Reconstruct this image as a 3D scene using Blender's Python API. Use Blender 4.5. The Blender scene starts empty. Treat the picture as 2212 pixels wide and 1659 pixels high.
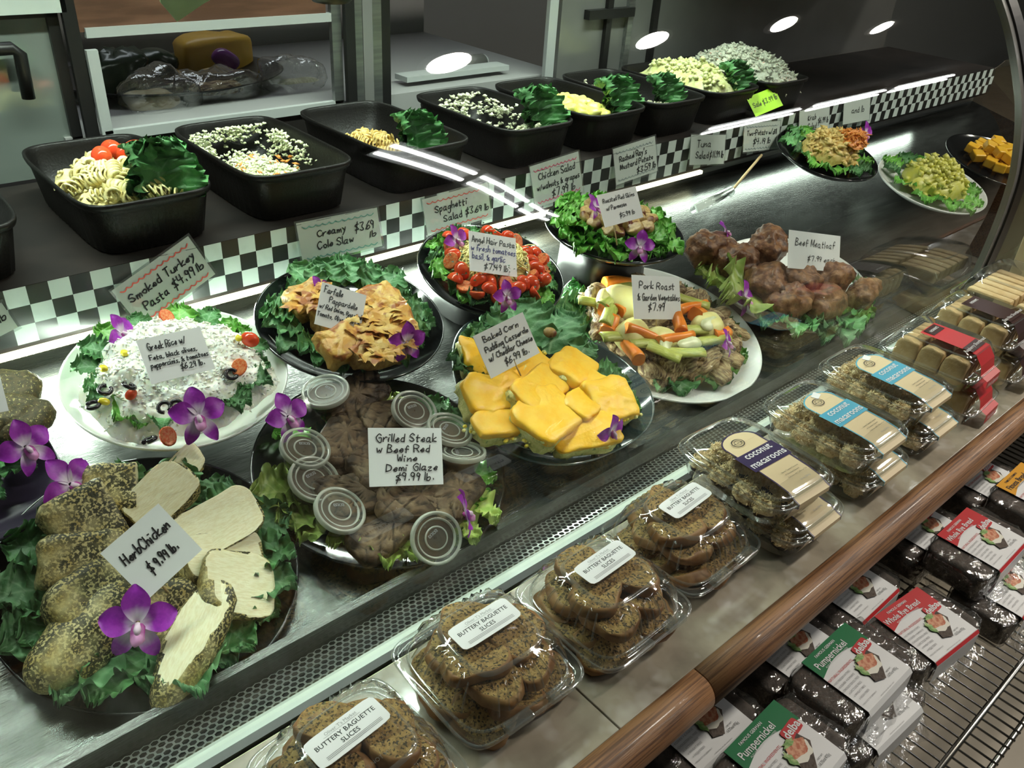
import bpy, bmesh, math, random
from mathutils import Vector, Matrix, noise
PI = math.pi
random.seed(7)
S = bpy.context.scene
COL = S.collection
CZ = 1.52                       # camera height above the floor; heights below are given relative to it

# ------------------------------------------------------------------ camera
F = 1818.0; CX, CY = 1106.0, 829.5
AX = Vector((0.748276, 0.31215731, -0.58535532))
AY = Vector((-0.66055103, 0.4321062, -0.61396789))
AZ = Vector((0.0612811, 0.8460745, 0.52953052))
R3 = Matrix((AX, AY, AZ))
cam_d = bpy.data.cameras.new('camera'); cam = bpy.data.objects.new('camera', cam_d); COL.objects.link(cam)
cam.matrix_world = Matrix.Translation((0, 0, CZ)) @ R3.to_4x4()
cam_d.sensor_width = 36; cam_d.lens = F/2212*36; cam_d.clip_start = .02
S.camera = cam
def ray(px, py): return R3 @ Vector((px-CX, -(py-CY), -F))
def P(px, py, h):               # point of the horizontal plane h above/below eye height
    d = ray(px, py); k = h/d.z; return Vector((d.x*k, d.y*k, CZ+h))
def PY(px, py, y):              # point of the upright plane at depth y
    d = ray(px, py); k = y/d.y; return Vector((d.x*k, y, CZ+d.z*k))
def PL(px, py, o, n):           # point of any plane
    d = ray(px, py); c = Vector((0, 0, CZ)); k = (o-c).dot(n)/d.dot(n); return c+d*k

# ------------------------------------------------------------------ world, light, exposure
w = bpy.data.worlds.new('world'); S.world = w; w.use_nodes = True
w.node_tree.nodes['Background'].inputs[0].default_value = (.75, .8, .78, 1)
w.node_tree.nodes['Background'].inputs[1].default_value = .05
S.view_settings.view_transform = 'Standard'; S.view_settings.look = 'None'
S.view_settings.exposure = 0.3; S.view_settings.gamma = 1; S.view_settings.use_curve_mapping = False
def area(name, loc, sx, sy, power, col, rot=(0, 0, 0)):
    l = bpy.data.lights.new(name, 'AREA'); l.shape = 'RECTANGLE'; l.size = sx; l.size_y = sy
    l.energy = power; l.color = col
    o = bpy.data.objects.new(name, l); o.location = loc; o.rotation_euler = rot; COL.objects.link(o); return o
GREEN = (.87, 1, .87); COOL = (.88, .96, 1); WARM = (1, .92, .78)
area('shelf_strip_light', (.50, 1.165, CZ-.632), 1.3, .022, 50, GREEN, (math.radians(-38), 0, 0))
area('shelf_strip_light_right', (2.2, 1.165, CZ-.632), 1.3, .022, 1.2, GREEN, (math.radians(-38), 0, 0))
area('case_top_light', (.75, .93, CZ+.05), 2.4, .04, 58, GREEN, (math.radians(2), 0, 0)).data.spread = math.radians(95)
area('case_rear_fill', (.75, 1.34, CZ+.06), 2.4, .03, 12, GREEN, (math.radians(4), 0, 0)).data.spread = math.radians(110)  # added fill that brightens bins and rear panels, not a known tube
area('back_room_fill', (.9, 2.5, CZ+1.3), 1.6, .6, 11, COOL, (math.radians(20), 0, 0))  # added fill so the rear is not dark, no known lamp there
SPOTS = [(2.01, -.26), (3.16, -.26), (4.2, -.24), (5.5, -.5)]
for _x, _y in SPOTS:
    l = area('ceiling_lamp_light', (_x, _y, CZ+1.598), .2, .2, 19, WARM); l.data.shape = 'DISK'
STRIPS = [(2.0, -1.22, 2.9, -2.04), (3.0, -2.13, 3.9, -2.95), (4.0, -3.05, 4.9, -3.87), (5.2, -2.2, 6.4, -2.2), (6.6, -2.2, 7.8, -2.2), (8.0, -2.2, 9.2, -2.2), (4.4, 1.29, 5.1, 1.29), (4.4, 1.40, 5.1, 1.40)]

# ------------------------------------------------------------------ materials
def nd(nt, t, **k):
    n = nt.nodes.new(t)
    for a, b in k.items(): setattr(n, a, b)
    return n
def mat(name, col, rough=.5, metal=0, c2=None, scale=20, lim=(.4, .6), c3=None, s3=60, t3=(.6, .64),
        bump=0, bs=40, spec=.5, sss=0, coat=0, patch=0, stretch=None, vary=0, emit=0, attr=False, detail=4):
    m = bpy.data.materials.new(name); m.use_nodes = True; nt = m.node_tree; L = nt.links
    b = nt.nodes['Principled BSDF']
    b.inputs['Roughness'].default_value = rough; b.inputs['Metallic'].default_value = metal
    b.inputs['Specular IOR Level'].default_value = spec; b.inputs['Coat Weight'].default_value = coat
    b.inputs['Coat Roughness'].default_value = .12
    if sss:
        b.inputs['Subsurface Weight'].default_value = sss; b.inputs['Subsurface Radius'].default_value = (.01, .006, .004)
        b.inputs['Subsurface Scale'].default_value = .6
    tc = nd(nt, 'ShaderNodeTexCoord'); vec = tc.outputs['Object']
    if stretch:
        mp = nd(nt, 'ShaderNodeMapping'); mp.inputs['Scale'].default_value = stretch; L.new(vec, mp.inputs[0]); vec = mp.outputs[0]
    out = None; base = (*col, 1)
    def mixc(a, bcol, fac):
        mx = nd(nt, 'ShaderNodeMix', data_type='RGBA'); L.new(fac, mx.inputs[0])
        if a is None: mx.inputs[6].default_value = base
        else: L.new(a, mx.inputs[6])
        mx.inputs[7].default_value = (*bcol, 1); return mx.outputs[2]
    def field(sc, lo, hi, det=4):
        n = nd(nt, 'ShaderNodeTexNoise'); n.inputs['Scale'].default_value = sc*FS; n.inputs['Detail'].default_value = det
        L.new(vec, n.inputs['Vector'])
        r = nd(nt, 'ShaderNodeMapRange'); r.inputs[1].default_value = lo; r.inputs[2].default_value = hi
        L.new(n.outputs[0], r.inputs[0]); return r.outputs[0]
    if c2: out = mixc(out, c2, field(scale, lim[0], lim[1], detail))
    if c3:
        f3 = field(s3, t3[0], t3[1], 2)
        if patch:
            pf = field(patch, .28, .52, 2); ad = nd(nt, 'ShaderNodeMath', operation='MULTIPLY'); L.new(f3, ad.inputs[0]); L.new(pf, ad.inputs[1]); f3 = ad.outputs[0]
        out = mixc(out, c3, f3)
    if attr:
        a = nd(nt, 'ShaderNodeAttribute', attribute_name='tint')
        r = nd(nt, 'ShaderNodeSeparateColor'); L.new(a.outputs['Color'], r.inputs[0])
        out = mixc(out, attr, r.outputs[0])
    if vary:
        oi = nd(nt, 'ShaderNodeObjectInfo'); r = nd(nt, 'ShaderNodeMapRange')
        r.inputs[3].default_value = 1-vary; r.inputs[4].default_value = 1+vary; L.new(oi.outputs['Random'], r.inputs[0])
        h = nd(nt, 'ShaderNodeHueSaturation'); L.new(r.outputs[0], h.inputs['Value'])
        if out is None: h.inputs['Color'].default_value = base
        else: L.new(out, h.inputs['Color'])
        out = h.outputs[0]
    if out is None: b.inputs['Base Color'].default_value = base
    else: L.new(out, b.inputs['Base Color'])
    if bump:
        n = nd(nt, 'ShaderNodeTexNoise'); n.inputs['Scale'].default_value = bs*FS; n.inputs['Detail'].default_value = 3
        L.new(vec, n.inputs['Vector'])
        bp = nd(nt, 'ShaderNodeBump'); bp.inputs['Strength'].default_value = 1; bp.inputs['Distance'].default_value = bump/FS
        L.new(n.outputs[0], bp.inputs['Height']); L.new(bp.outputs[0], b.inputs['Normal'])
    if emit:
        b.inputs['Emission Color'].default_value = base; b.inputs['Emission Strength'].default_value = emit
    return m
def clear(name, tint=(1, 1, 1), ior=1.5, rough=.03, gain=1.0, haze=0, hazecol=(.8, .85, .82), bump=0, bs=30):
    """thin clear sheet: see-through with a fresnel gloss and, if asked, a little haze"""
    m = bpy.data.materials.new(name); m.use_nodes = True; nt = m.node_tree; L = nt.links; nt.nodes.clear()
    o = nd(nt, 'ShaderNodeOutputMaterial'); t = nd(nt, 'ShaderNodeBsdfTransparent'); t.inputs[0].default_value = (*tint, 1)
    g = nd(nt, 'ShaderNodeBsdfGlossy'); g.inputs['Roughness'].default_value = rough
    f = nd(nt, 'ShaderNodeLayerWeight'); f.inputs[0].default_value = .5      # facing = 1-|cos|, the same from both sides
    pw = nd(nt, 'ShaderNodeMath', operation='POWER'); pw.inputs[1].default_value = 5; L.new(f.outputs['Facing'], pw.inputs[0])
    r0 = ((ior-1)/(ior+1))**2
    mu = nd(nt, 'ShaderNodeMath', operation='MULTIPLY_ADD'); mu.inputs[1].default_value = (1-r0)*min(gain, 1.3); mu.inputs[2].default_value = r0*gain*1.6; mu.use_clamp = True
    L.new(pw.outputs[0], mu.inputs[0]); mx = nd(nt, 'ShaderNodeMixShader'); L.new(mu.outputs[0], mx.inputs[0])
    src = t.outputs[0]
    if haze:
        df = nd(nt, 'ShaderNodeBsdfDiffuse'); df.inputs[0].default_value = (*hazecol, 1)
        m2 = nd(nt, 'ShaderNodeMixShader'); m2.inputs[0].default_value = haze; L.new(t.outputs[0], m2.inputs[1]); L.new(df.outputs[0], m2.inputs[2])
        src = m2.outputs[0]
    L.new(src, mx.inputs[1]); L.new(g.outputs[0], mx.inputs[2]); L.new(mx.outputs[0], o.inputs[0])
    if bump:
        tc = nd(nt, 'ShaderNodeTexCoord'); n = nd(nt, 'ShaderNodeTexNoise'); n.inputs['Scale'].default_value = bs
        n.inputs['Detail'].default_value = 3; n.inputs['Distortion'].default_value = 1
        L.new(tc.outputs['Object'], n.inputs['Vector']); bp = nd(nt, 'ShaderNodeBump'); bp.inputs['Distance'].default_value = bump
        L.new(n.outputs[0], bp.inputs['Height']); L.new(bp.outputs[0], g.inputs['Normal']); L.new(bp.outputs[0], f.inputs['Normal'])
    return m

M = {}
FS = 1.0
M['deck'] = mat('brushed_dark_steel', (.13, .135, .13), .25, .95, c2=(.07, .075, .07), scale=8, stretch=(1, 6, 6), bump=.0004, bs=90)
M['steel'] = mat('brushed_steel', (.42, .44, .42), .35, .9, c2=(.32, .34, .33), scale=14, stretch=(.4, 8, 8))
M['pale_metal'] = mat('pale_enamel_metal', (.62, .68, .63), .35, 0, c2=(.52, .58, .54), scale=6)
M['black'] = mat('black_plastic', (.010, .010, .010), .38)
M['bin'] = mat('black_bin_plastic', (.006, .0055, .005), .42, spec=.3, bump=.0006, bs=260)
M['dark'] = mat('cavity_shade', (.016, .014, .012), .8)  # near-black colour stands in for shade below the grille and under the rail
M['brown_trim'] = mat('brown_shelf_edge', (.022, .017, .015), .7, spec=.2, c2=(.012, .010, .009), scale=9)
M['chk_w'] = mat('border_white', (.62, .72, .68), .4, c2=(.5, .6, .58), scale=30, lim=(.5, .8))
M['chk_b'] = mat('border_black', (.012, .014, .013), .3)
M['marble'] = mat('marble', (.36, .32, .25), .14, c2=(.20, .175, .135), scale=16, lim=(.40, .72), c3=(.46, .43, .375), s3=26, t3=(.5, .68), coat=.6)
M['grout'] = mat('grout', (.07, .06, .05), .8)
M['wood'] = mat('oak_wood', (.30, .145, .062), .45, c2=(.12, .052, .022), scale=11, stretch=(1.0, 34, 34), lim=(.46, .62), bump=.0004, bs=60, coat=.1)
M['floor'] = mat('floor_tile', (.26, .22, .16), .45, c2=(.20, .17, .12), scale=3)
M['wire'] = mat('chrome_wire', (.42, .41, .38), .25, 1)
M['wall'] = mat('painted_wall', (.12, .125, .12), .7)
M['mirror'] = mat('polished_door_panel', (.27, .31, .28), .10, .35, c2=(.21, .245, .22), scale=2)
M['yellowstrip'] = mat('pale_yellow_strip', (.72, .72, .42), .4)
M['greypanel'] = mat('grey_enamel_panel', (.24, .24, .23), .22, .3, c2=(.18, .18, .17), scale=2)
M['greywall'] = mat('inner_grey_wall', (.30, .30, .295), .45)
M['whiteframe'] = mat('white_frame', (.38, .40, .39), .4)
M['brownwood'] = mat('dark_wood', (.13, .06, .035), .5, c2=(.08, .035, .02), scale=8, stretch=(1, 8, 8))
M['blackplate'] = mat('black_platter', (.008, .009, .010), .12, coat=.3)
M['purpleplate'] = mat('dark_violet_platter', (.035, .028, .05), .25)
M['glassplate'] = mat('smoky_glass_platter', (.035, .055, .06), .06, spec=.9, coat=.5)
M['whiteplate'] = mat('white_platter', (.78, .80, .77), .2, coat=.3)
M['card'] = mat('white_card', (.84, .86, .86), .5)
M['cardpale'] = mat('pale_card', (.66, .74, .69), .5)
M['ink'] = mat('black_marker', (.006, .006, .01), .5)
M['inkblue'] = mat('blurred_blue_ink', (.03, .03, .20), .5)
M['inkred'] = mat('red_marker', (.75, .12, .09), .5)
M['inkteal'] = mat('teal_marker', (.16, .42, .36), .5)
M['inkpink'] = mat('pink_marker', (.75, .10, .22), .5)
M['inkgrey'] = mat('grey_marker', (.30, .38, .38), .5)
M['pick'] = mat('wooden_pick', (.55, .42, .22), .6)
M['neon'] = mat('neon_green_note', (.45, .90, .02), .5)
FS = 2.6        # food: finer grain
M['kale'] = mat('kale_leaf', (.06, .22, .06), .5, c2=(.10, .28, .09), scale=26, bump=.002, bs=90, vary=.35, attr=(.26, .46, .26))
M['kaleblue'] = mat('blue_green_kale', (.06, .20, .07), .5, c2=(.13, .31, .13), scale=22, bump=.002, bs=90, vary=.25, attr=(.30, .48, .28))
M['lettuce'] = mat('green_lettuce', (.09, .34, .03), .42, c2=(.15, .44, .06), scale=25, bump=.001, bs=100, vary=.2, attr=(.34, .55, .16))
M['palelettuce'] = mat('pale_lettuce', (.24, .38, .06), .42, c2=(.36, .46, .11), scale=25, bump=.001, bs=100, vary=.2, attr=(.50, .55, .22))
M['petal'] = mat('orchid_petal', (.30, .015, .42), .45, c2=(.38, .03, .50), scale=60, attr=(.86, .78, .90), vary=.1, sss=.1)
M['lip'] = mat('orchid_lip', (.30, .01, .22), .4, attr=(.75, .35, .65))
M['column'] = mat('orchid_column', (.78, .60, .74), .4)
M['herb'] = mat('herb_crust', (.62, .54, .26), .5, c2=(.44, .33, .10), scale=22, lim=(.4, .65), c3=(.035, .034, .012), s3=130, t3=(.43, .50), patch=9, bump=.0016, bs=160)
M['chicken'] = mat('cooked_chicken', (.88, .84, .60), .5, c2=(.80, .73, .46), scale=40, bump=.0012, bs=90, stretch=(1, 5, 1), sss=.1)
M['steak'] = mat('grilled_steak', (.105, .066, .038), .55, c2=(.22, .15, .085), scale=20, lim=(.42, .66), c3=(.04, .024, .014), s3=12, t3=(.48, .62), bump=.0022, bs=90, spec=.25, attr=(.018, .012, .008))
M['sauce'] = mat('brown_gravy', (.075, .038, .014), .3, spec=.3)
M['egg'] = mat('egg_bake', (.66, .33, .055), .4, c2=(.80, .56, .17), scale=14, c3=(.40, .13, .025), s3=20, t3=(.52, .62), bump=.003, bs=90)
M['crust'] = mat('browned_crust', (.42, .22, .06), .5, c2=(.62, .40, .13), scale=50, bump=.003, bs=80)
M['cheddar'] = mat('melted_cheddar', (.88, .47, .018), .36, c2=(.90, .54, .05), scale=22, bump=.0012, bs=90, sss=.08, vary=.05)
M['pudding'] = mat('corn_pudding', (.62, .60, .20), .4, c2=(.78, .72, .30), scale=60, c3=(.25, .30, .10), s3=45, t3=(.6, .68), bump=.003, bs=120)
M['corn'] = mat('corn_kernel', (.85, .66, .06), .3)
M['noodle'] = mat('angel_hair', (.88, .80, .34), .35, vary=.03)
M['tomato'] = mat('tomato_skin', (.70, .06, .02), .15, c2=(.66, .08, .02), scale=30, vary=.15)
M['tomcut'] = mat('tomato_flesh', (.72, .13, .04), .2, c2=(.78, .30, .12), scale=160, bump=.001, bs=200)
M['basil'] = mat('chopped_basil', (.02, .06, .012), .5)
M['potato'] = mat('roast_potato', (.36, .22, .07), .4, c2=(.52, .36, .14), scale=40, c3=(.16, .045, .02), s3=22, t3=(.5, .62), bump=.001)
M['redskin'] = mat('red_potato_skin', (.15, .035, .02), .35)
M['boiled'] = mat('boiled_potato', (.82, .76, .34), .35, c2=(.78, .70, .26), scale=20, sss=.1)
M['onion'] = mat('soft_onion', (.70, .72, .46), .3, c2=(.60, .62, .34), scale=20)
M['rice'] = mat('white_rice', (.93, .93, .80), .5, c2=(.96, .96, .90), scale=60, bump=.0012, bs=110, sss=.25)
M['olive'] = mat('black_olive', (.02, .015, .02), .2)
M['pepper'] = mat('yellow_pepper', (.75, .62, .04), .25)
M['pork'] = mat('roast_pork', (.27, .165, .07), .5, c2=(.52, .40, .21), scale=24, stretch=(1, 5, 3), c3=(.10, .045, .018), s3=16, t3=(.50, .64), bump=.006, bs=60, vary=.25)
M['carrot'] = mat('cooked_carrot', (.80, .20, .015), .28, c2=(.86, .27, .03), scale=30)
M['celery'] = mat('cooked_celery', (.38, .42, .07), .32, c2=(.52, .54, .14), scale=40, stretch=(1, 12, 12), bump=.001, bs=40)
M['meatloaf'] = mat('meat_loaf', (.11, .042, .02), .4, c2=(.25, .12, .055), scale=26, c3=(.045, .018, .01), s3=16, t3=(.55, .7), bump=.004, bs=70, spec=.35)
M['patty'] = mat('veggie_patty', (.10, .075, .022), .6, c2=(.05, .045, .012), scale=60, c3=(.35, .30, .10), s3=130, t3=(.62, .66), bump=.003, bs=120)
M['pasta'] = mat('creamy_pasta', (.80, .74, .38), .35, c2=(.68, .58, .24), scale=30)
M['ypasta'] = mat('yellow_pasta', (.80, .62, .24), .35, c2=(.64, .44, .13), scale=40)
M['slaw'] = mat('creamy_slaw', (.76, .80, .50), .35, c2=(.76, .80, .56), scale=90, bump=.002, bs=150)
M['chsalad'] = mat('creamy_chicken_salad', (.62, .64, .42), .38, c2=(.74, .76, .58), scale=40, bump=.002, bs=80)
M['mustard'] = mat('mustard_potato', (.66, .64, .10), .35, c2=(.74, .72, .22), scale=25, bump=.0015, bs=50)
M['potsalad'] = mat('potato_salad', (.56, .58, .22), .4, c2=(.66, .68, .36), scale=30, c3=(.30, .36, .12), s3=30, t3=(.62, .7), bump=.002, bs=60)
M['krab'] = mat('seafood_salad', (.62, .64, .50), .4, c2=(.76, .78, .66), scale=60, c3=(.60, .30, .20), s3=60, t3=(.64, .7), bump=.002, bs=90)
M['tuna'] = mat('tuna_salad', (.42, .40, .28), .45, c2=(.55, .53, .38), scale=70, bump=.002, bs=90)
M['shred'] = mat('shredded_carrot', (.80, .30, .06), .4)
M['baguette'] = mat('toasted_bread', (.42, .27, .085), .6, c2=(.25, .145, .045), scale=70, lim=(.42, .6), c3=(.06, .04, .015), s3=120, t3=(.545, .60), bump=.007, bs=110)
M['bagcrust'] = mat('bread_crust', (.22, .10, .03), .55, c2=(.32, .17, .06), scale=20)
M['macaroon'] = mat('coconut_macaroon', (.88, .72, .42), .6, c2=(.60, .38, .14), scale=50, lim=(.45, .7), bump=.006, bs=150)
M['choc'] = mat('dark_chocolate', (.03, .014, .012), .35)
M['cookie'] = mat('shortbread', (.60, .42, .20), .6, c2=(.68, .52, .28), scale=20, bump=.0015, bs=120)
M['filling'] = mat('fruit_filling', (.13, .03, .02), .4)
FS = 1.0
M['beige'] = mat('beige_label_card', (.66, .54, .33), .5)
M['purple'] = mat('purple_label_print', (.030, .018, .075), .4)
M['blue'] = mat('blue_label_print', (.07, .36, .52), .4)
M['redlab'] = mat('red_label_print', (.52, .025, .03), .38)
M['darklab'] = mat('dark_brown_label', (.035, .012, .010), .35)
M['white'] = mat('white_paper', (.76, .77, .78), .45)
M['greenlab'] = mat('green_label_print', (.012, .17, .06), .35)
M['yellab'] = mat('orange_label_print', (.72, .34, .02), .38)
M['greytext'] = mat('grey_print', (.30, .30, .31), .5)
M['ryebread'] = mat('dark_rye_bread', (.055, .038, .028), .7, c2=(.09, .065, .05), scale=80, bump=.002, bs=160)
M['salmon'] = mat('printed_salmon', (.48, .13, .06), .4, c2=(.66, .34, .20), scale=160, lim=(.42, .58))
M['printcream'] = mat('printed_cream', (.78, .76, .66), .4)
M['printgreen'] = mat('printed_leaf', (.14, .30, .07), .4, c2=(.40, .52, .22), scale=150)
M['palegreen'] = mat('pale_green_paper', (.34, .44, .24), .5)
M['glass'] = clear('case_glass', (.955, .985, .97), 1.5, .012, 1.15)
M['plastic'] = clear('clear_plastic', (.975, .985, .98), 1.5, .05, 1.35, haze=.012)
M['plasticrim'] = clear('clear_plastic_edge', (.90, .93, .92), 1.6, .08, 2.0, haze=.08)
M['lid'] = clear('frosted_cup_lid', (.93, .95, .93), 1.4, .22, .9, haze=.06)
M['lidrim'] = clear('cup_lid_rim', (.85, .88, .85), 1.5, .2, 1.5, haze=.42, hazecol=(.75, .78, .68))
M['film'] = clear('crinkled_film', (.97, .97, .97), 1.6, .10, 2.0, haze=.03, bump=.006, bs=34)
M['lamp'] = mat('lit_lamp', (1, 1, 1), .5, emit=30)
M['tube'] = mat('lit_tube', (1, 1, .98), .5, emit=16)
M['warmtube'] = mat('lit_edge_tube', (1, .95, .62), .5, emit=3.0)
M['onionskin'] = mat('purple_onion', (.16, .04, .18), .2)
M['cheese'] = mat('yellow_cheese', (.72, .42, .06), .4)
M['veg'] = mat('dark_green_vegetable', (.02, .035, .018), .25)
M['palebread'] = mat('pale_flatbread', (.62, .55, .36), .5, c2=(.50, .38, .2), scale=14)

# ------------------------------------------------------------------ mesh helpers
def mk(name, vs, fs, mats=None, idx=None, smooth=True, tint=None):
    me = bpy.data.meshes.new(name); me.from_pydata([tuple(v) for v in vs], [], fs)
    for m in (mats or []): me.materials.append(M[m] if isinstance(m, str) else m)
    if idx: me.polygons.foreach_set('material_index', idx)
    if smooth: me.polygons.foreach_set('use_smooth', [len(f) < 5 for f in fs])
    if tint:
        a = me.color_attributes.new('tint', 'FLOAT_COLOR', 'POINT')
        for i, t in enumerate(tint): a.data[i].color = (t, t, t, 1)
    me.update(); return me
def put(name, me, parent=None, mw=None, kind=None):
    o = bpy.data.objects.new(name, me); COL.objects.link(o)
    if parent: o.parent = parent
    if mw is not None: o.matrix_local = mw
    if kind: o['kind'] = kind
    return o
def tag(o, label, cat, group=None, kind=None):
    o['label'] = label; o['category'] = cat
    if group: o['group'] = group
    if kind: o['kind'] = kind
    return o
def thing(name, label, cat, mw=None, group=None):
    o = bpy.data.objects.new(name, None); o.empty_display_size = .02; COL.objects.link(o)
    if mw is not None: o.matrix_local = mw
    return tag(o, label, cat, group)
T = lambda v: Matrix.Translation(Vector(v))
def RX(a): return Matrix.Rotation(a, 4, 'X')
def RY(a): return Matrix.Rotation(a, 4, 'Y')
def RZ(a): return Matrix.Rotation(a, 4, 'Z')
def SC(x, y=None, z=None):
    return Matrix.Diagonal((x, x if y is None else y, x if z is None else z, 1))
def boxm(name, x0, x1, y0, y1, z0, z1, m, bev=0):
    bm = bmesh.new(); bmesh.ops.create_cube(bm, size=1)
    for v in bm.verts: v.co = Vector(((x0+x1)/2+v.co.x*(x1-x0), (y0+y1)/2+v.co.y*(y1-y0), (z0+z1)/2+v.co.z*(z1-z0)))
    if bev: bmesh.ops.bevel(bm, geom=bm.edges[:], offset=bev, segments=2, profile=.5, affect='EDGES')
    me = bpy.data.meshes.new(name); bm.to_mesh(me); bm.free(); me.materials.append(M[m]); return me
def loft(rings, closed=True, cap0=False, cap1=False):
    n = len(rings[0]); vs = [p for r in rings for p in r]; fs = []
    for i in range(len(rings)-1):
        for j in range(n if closed else n-1):
            k = (j+1) % n; fs.append((i*n+j, i*n+k, (i+1)*n+k, (i+1)*n+j))
    if cap0: fs.append(tuple(reversed(range(n))))
    if cap1: fs.append(tuple((len(rings)-1)*n+j for j in range(n)))
    return vs, fs
def ring(hx, hy, z, pw=2, n=64, rip=0, k=40, cx=0, cy=0):
    out = []
    for i in range(n):
        a = 2*PI*i/n; c, s = math.cos(a), math.sin(a)
        r = (abs(c)**pw+abs(s)**pw)**(-1/pw)
        q = 1+(rip*(1 if math.sin(k*a) > 0 else -1) if rip else 0)
        out.append(Vector((cx+hx*c*r*q, cy+hy*s*r*q, z)))
    return out
def tube(pts, r, n=6, cap=True):
    pts = [Vector(p) for p in pts]; rings = []
    for i, p in enumerate(pts):
        d = (pts[min(i+1, len(pts)-1)]-pts[max(i-1, 0)]).normalized()
        u = d.cross(Vector((0, 0, 1)) if abs(d.z) < .9 else Vector((1, 0, 0))).normalized(); v = d.cross(u)
        rr = r[i] if isinstance(r, (list, tuple)) else r
        rings.append([p+(u*math.cos(2*PI*j/n)+v*math.sin(2*PI*j/n))*rr for j in range(n)])
    return loft(rings, True, cap, cap)
def merge(parts):
    vs, fs, ix = [], [], []
    for p in parts:
        o = len(vs); vs += p[0]; fs += [tuple(i+o for i in f) for f in p[1]]
        ix += [p[2] if len(p) > 2 else 0]*len(p[1])
    return vs, fs, ix
def nz(p, s, seed=0): return noise.noise(Vector((p[0]*s+seed*7.3, p[1]*s-seed*3.1, p[2]*s+seed*1.7)))
def sell(hx, hy, hz, e=1.0, nu=24, nv=12, amp=0, fr=30, seed=0, cuts=(), groove=None, amp2=0, fr2=90):
    """superellipsoid (e=1 round, e->.3 boxy) with noise; cuts=[(normal, dist, mat_index)] flatten slices"""
    vs = []; q = lambda v: math.copysign(abs(v)**e, v)
    for i in range(nv+1):
        ph = -PI/2+PI*i/nv
        for j in range(nu if 0 < i < nv else 1):
            th = 2*PI*j/nu
            v = Vector((hx*q(math.cos(ph))*q(math.cos(th)), hy*q(math.cos(ph))*q(math.sin(th)), hz*q(math.sin(ph))))
            if amp or amp2:
                d = v.normalized(); v += d*(amp*nz(v, fr, seed)*2+(amp2*nz(v, fr2, seed+5)*2 if amp2 else 0))
            if groove: v = groove(v)
            vs.append(v)
    cutset = {}
    for c in cuts:
        n = Vector(c[0]).normalized()
        for i, v in enumerate(vs):
            d = v.dot(n)-c[1]
            if d > 0: vs[i] = v-n*(d-(.0006*nz(v, 200, seed))); cutset.setdefault(i, set()).add(c[2])
    fs = []; st = [0]+[1+(i-1)*nu for i in range(1, nv)]+[1+(nv-1)*nu]
    for j in range(nu): fs.append((0, st[1]+(j+1) % nu, st[1]+j))
    for i in range(1, nv-1):
        for j in range(nu): k = (j+1) % nu; fs.append((st[i]+j, st[i]+k, st[i+1]+k, st[i+1]+j))
    for j in range(nu): fs.append((st[nv-1]+j, st[nv-1]+(j+1) % nu, st[nv]))
    ix = []
    for f in fs:
        s = None
        for i in f: s = cutset.get(i, set()) if s is None else s & cutset.get(i, set())
        ix.append(min(s) if s else 0)
    return vs, fs, ix
def sm(name, mats, *a, **k):
    v, f, ix = sell(*a, **k); return mk(name, v, f, mats, ix)
def jit(a): return random.uniform(-a, a)
ORD = ['first', 'second', 'third', 'fourth', 'fifth', 'sixth', 'seventh', 'eighth', 'ninth', 'tenth', 'eleventh', 'twelfth',
       'thirteenth', 'fourteenth', 'fifteenth', 'sixteenth', 'seventeenth', 'eighteenth', 'nineteenth', 'twentieth']
ORD += ['twenty-'+o for o in ORD[:9]]+['thirtieth']+['thirty-'+o for o in ORD[:9]]+['fortieth']+['forty-'+o for o in ORD[:9]]+['fiftieth']+['fifty-'+o for o in ORD[:9]]+['sixtieth']
HRS = ['twelve', 'one', 'two', 'three', 'four', 'five', 'six', 'seven', 'eight', 'nine', 'ten', 'eleven']
def clock(x, y): return HRS[int(round((math.atan2(x, y) % (2*PI))/(PI/6))) % 12]+" o'clock"

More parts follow.
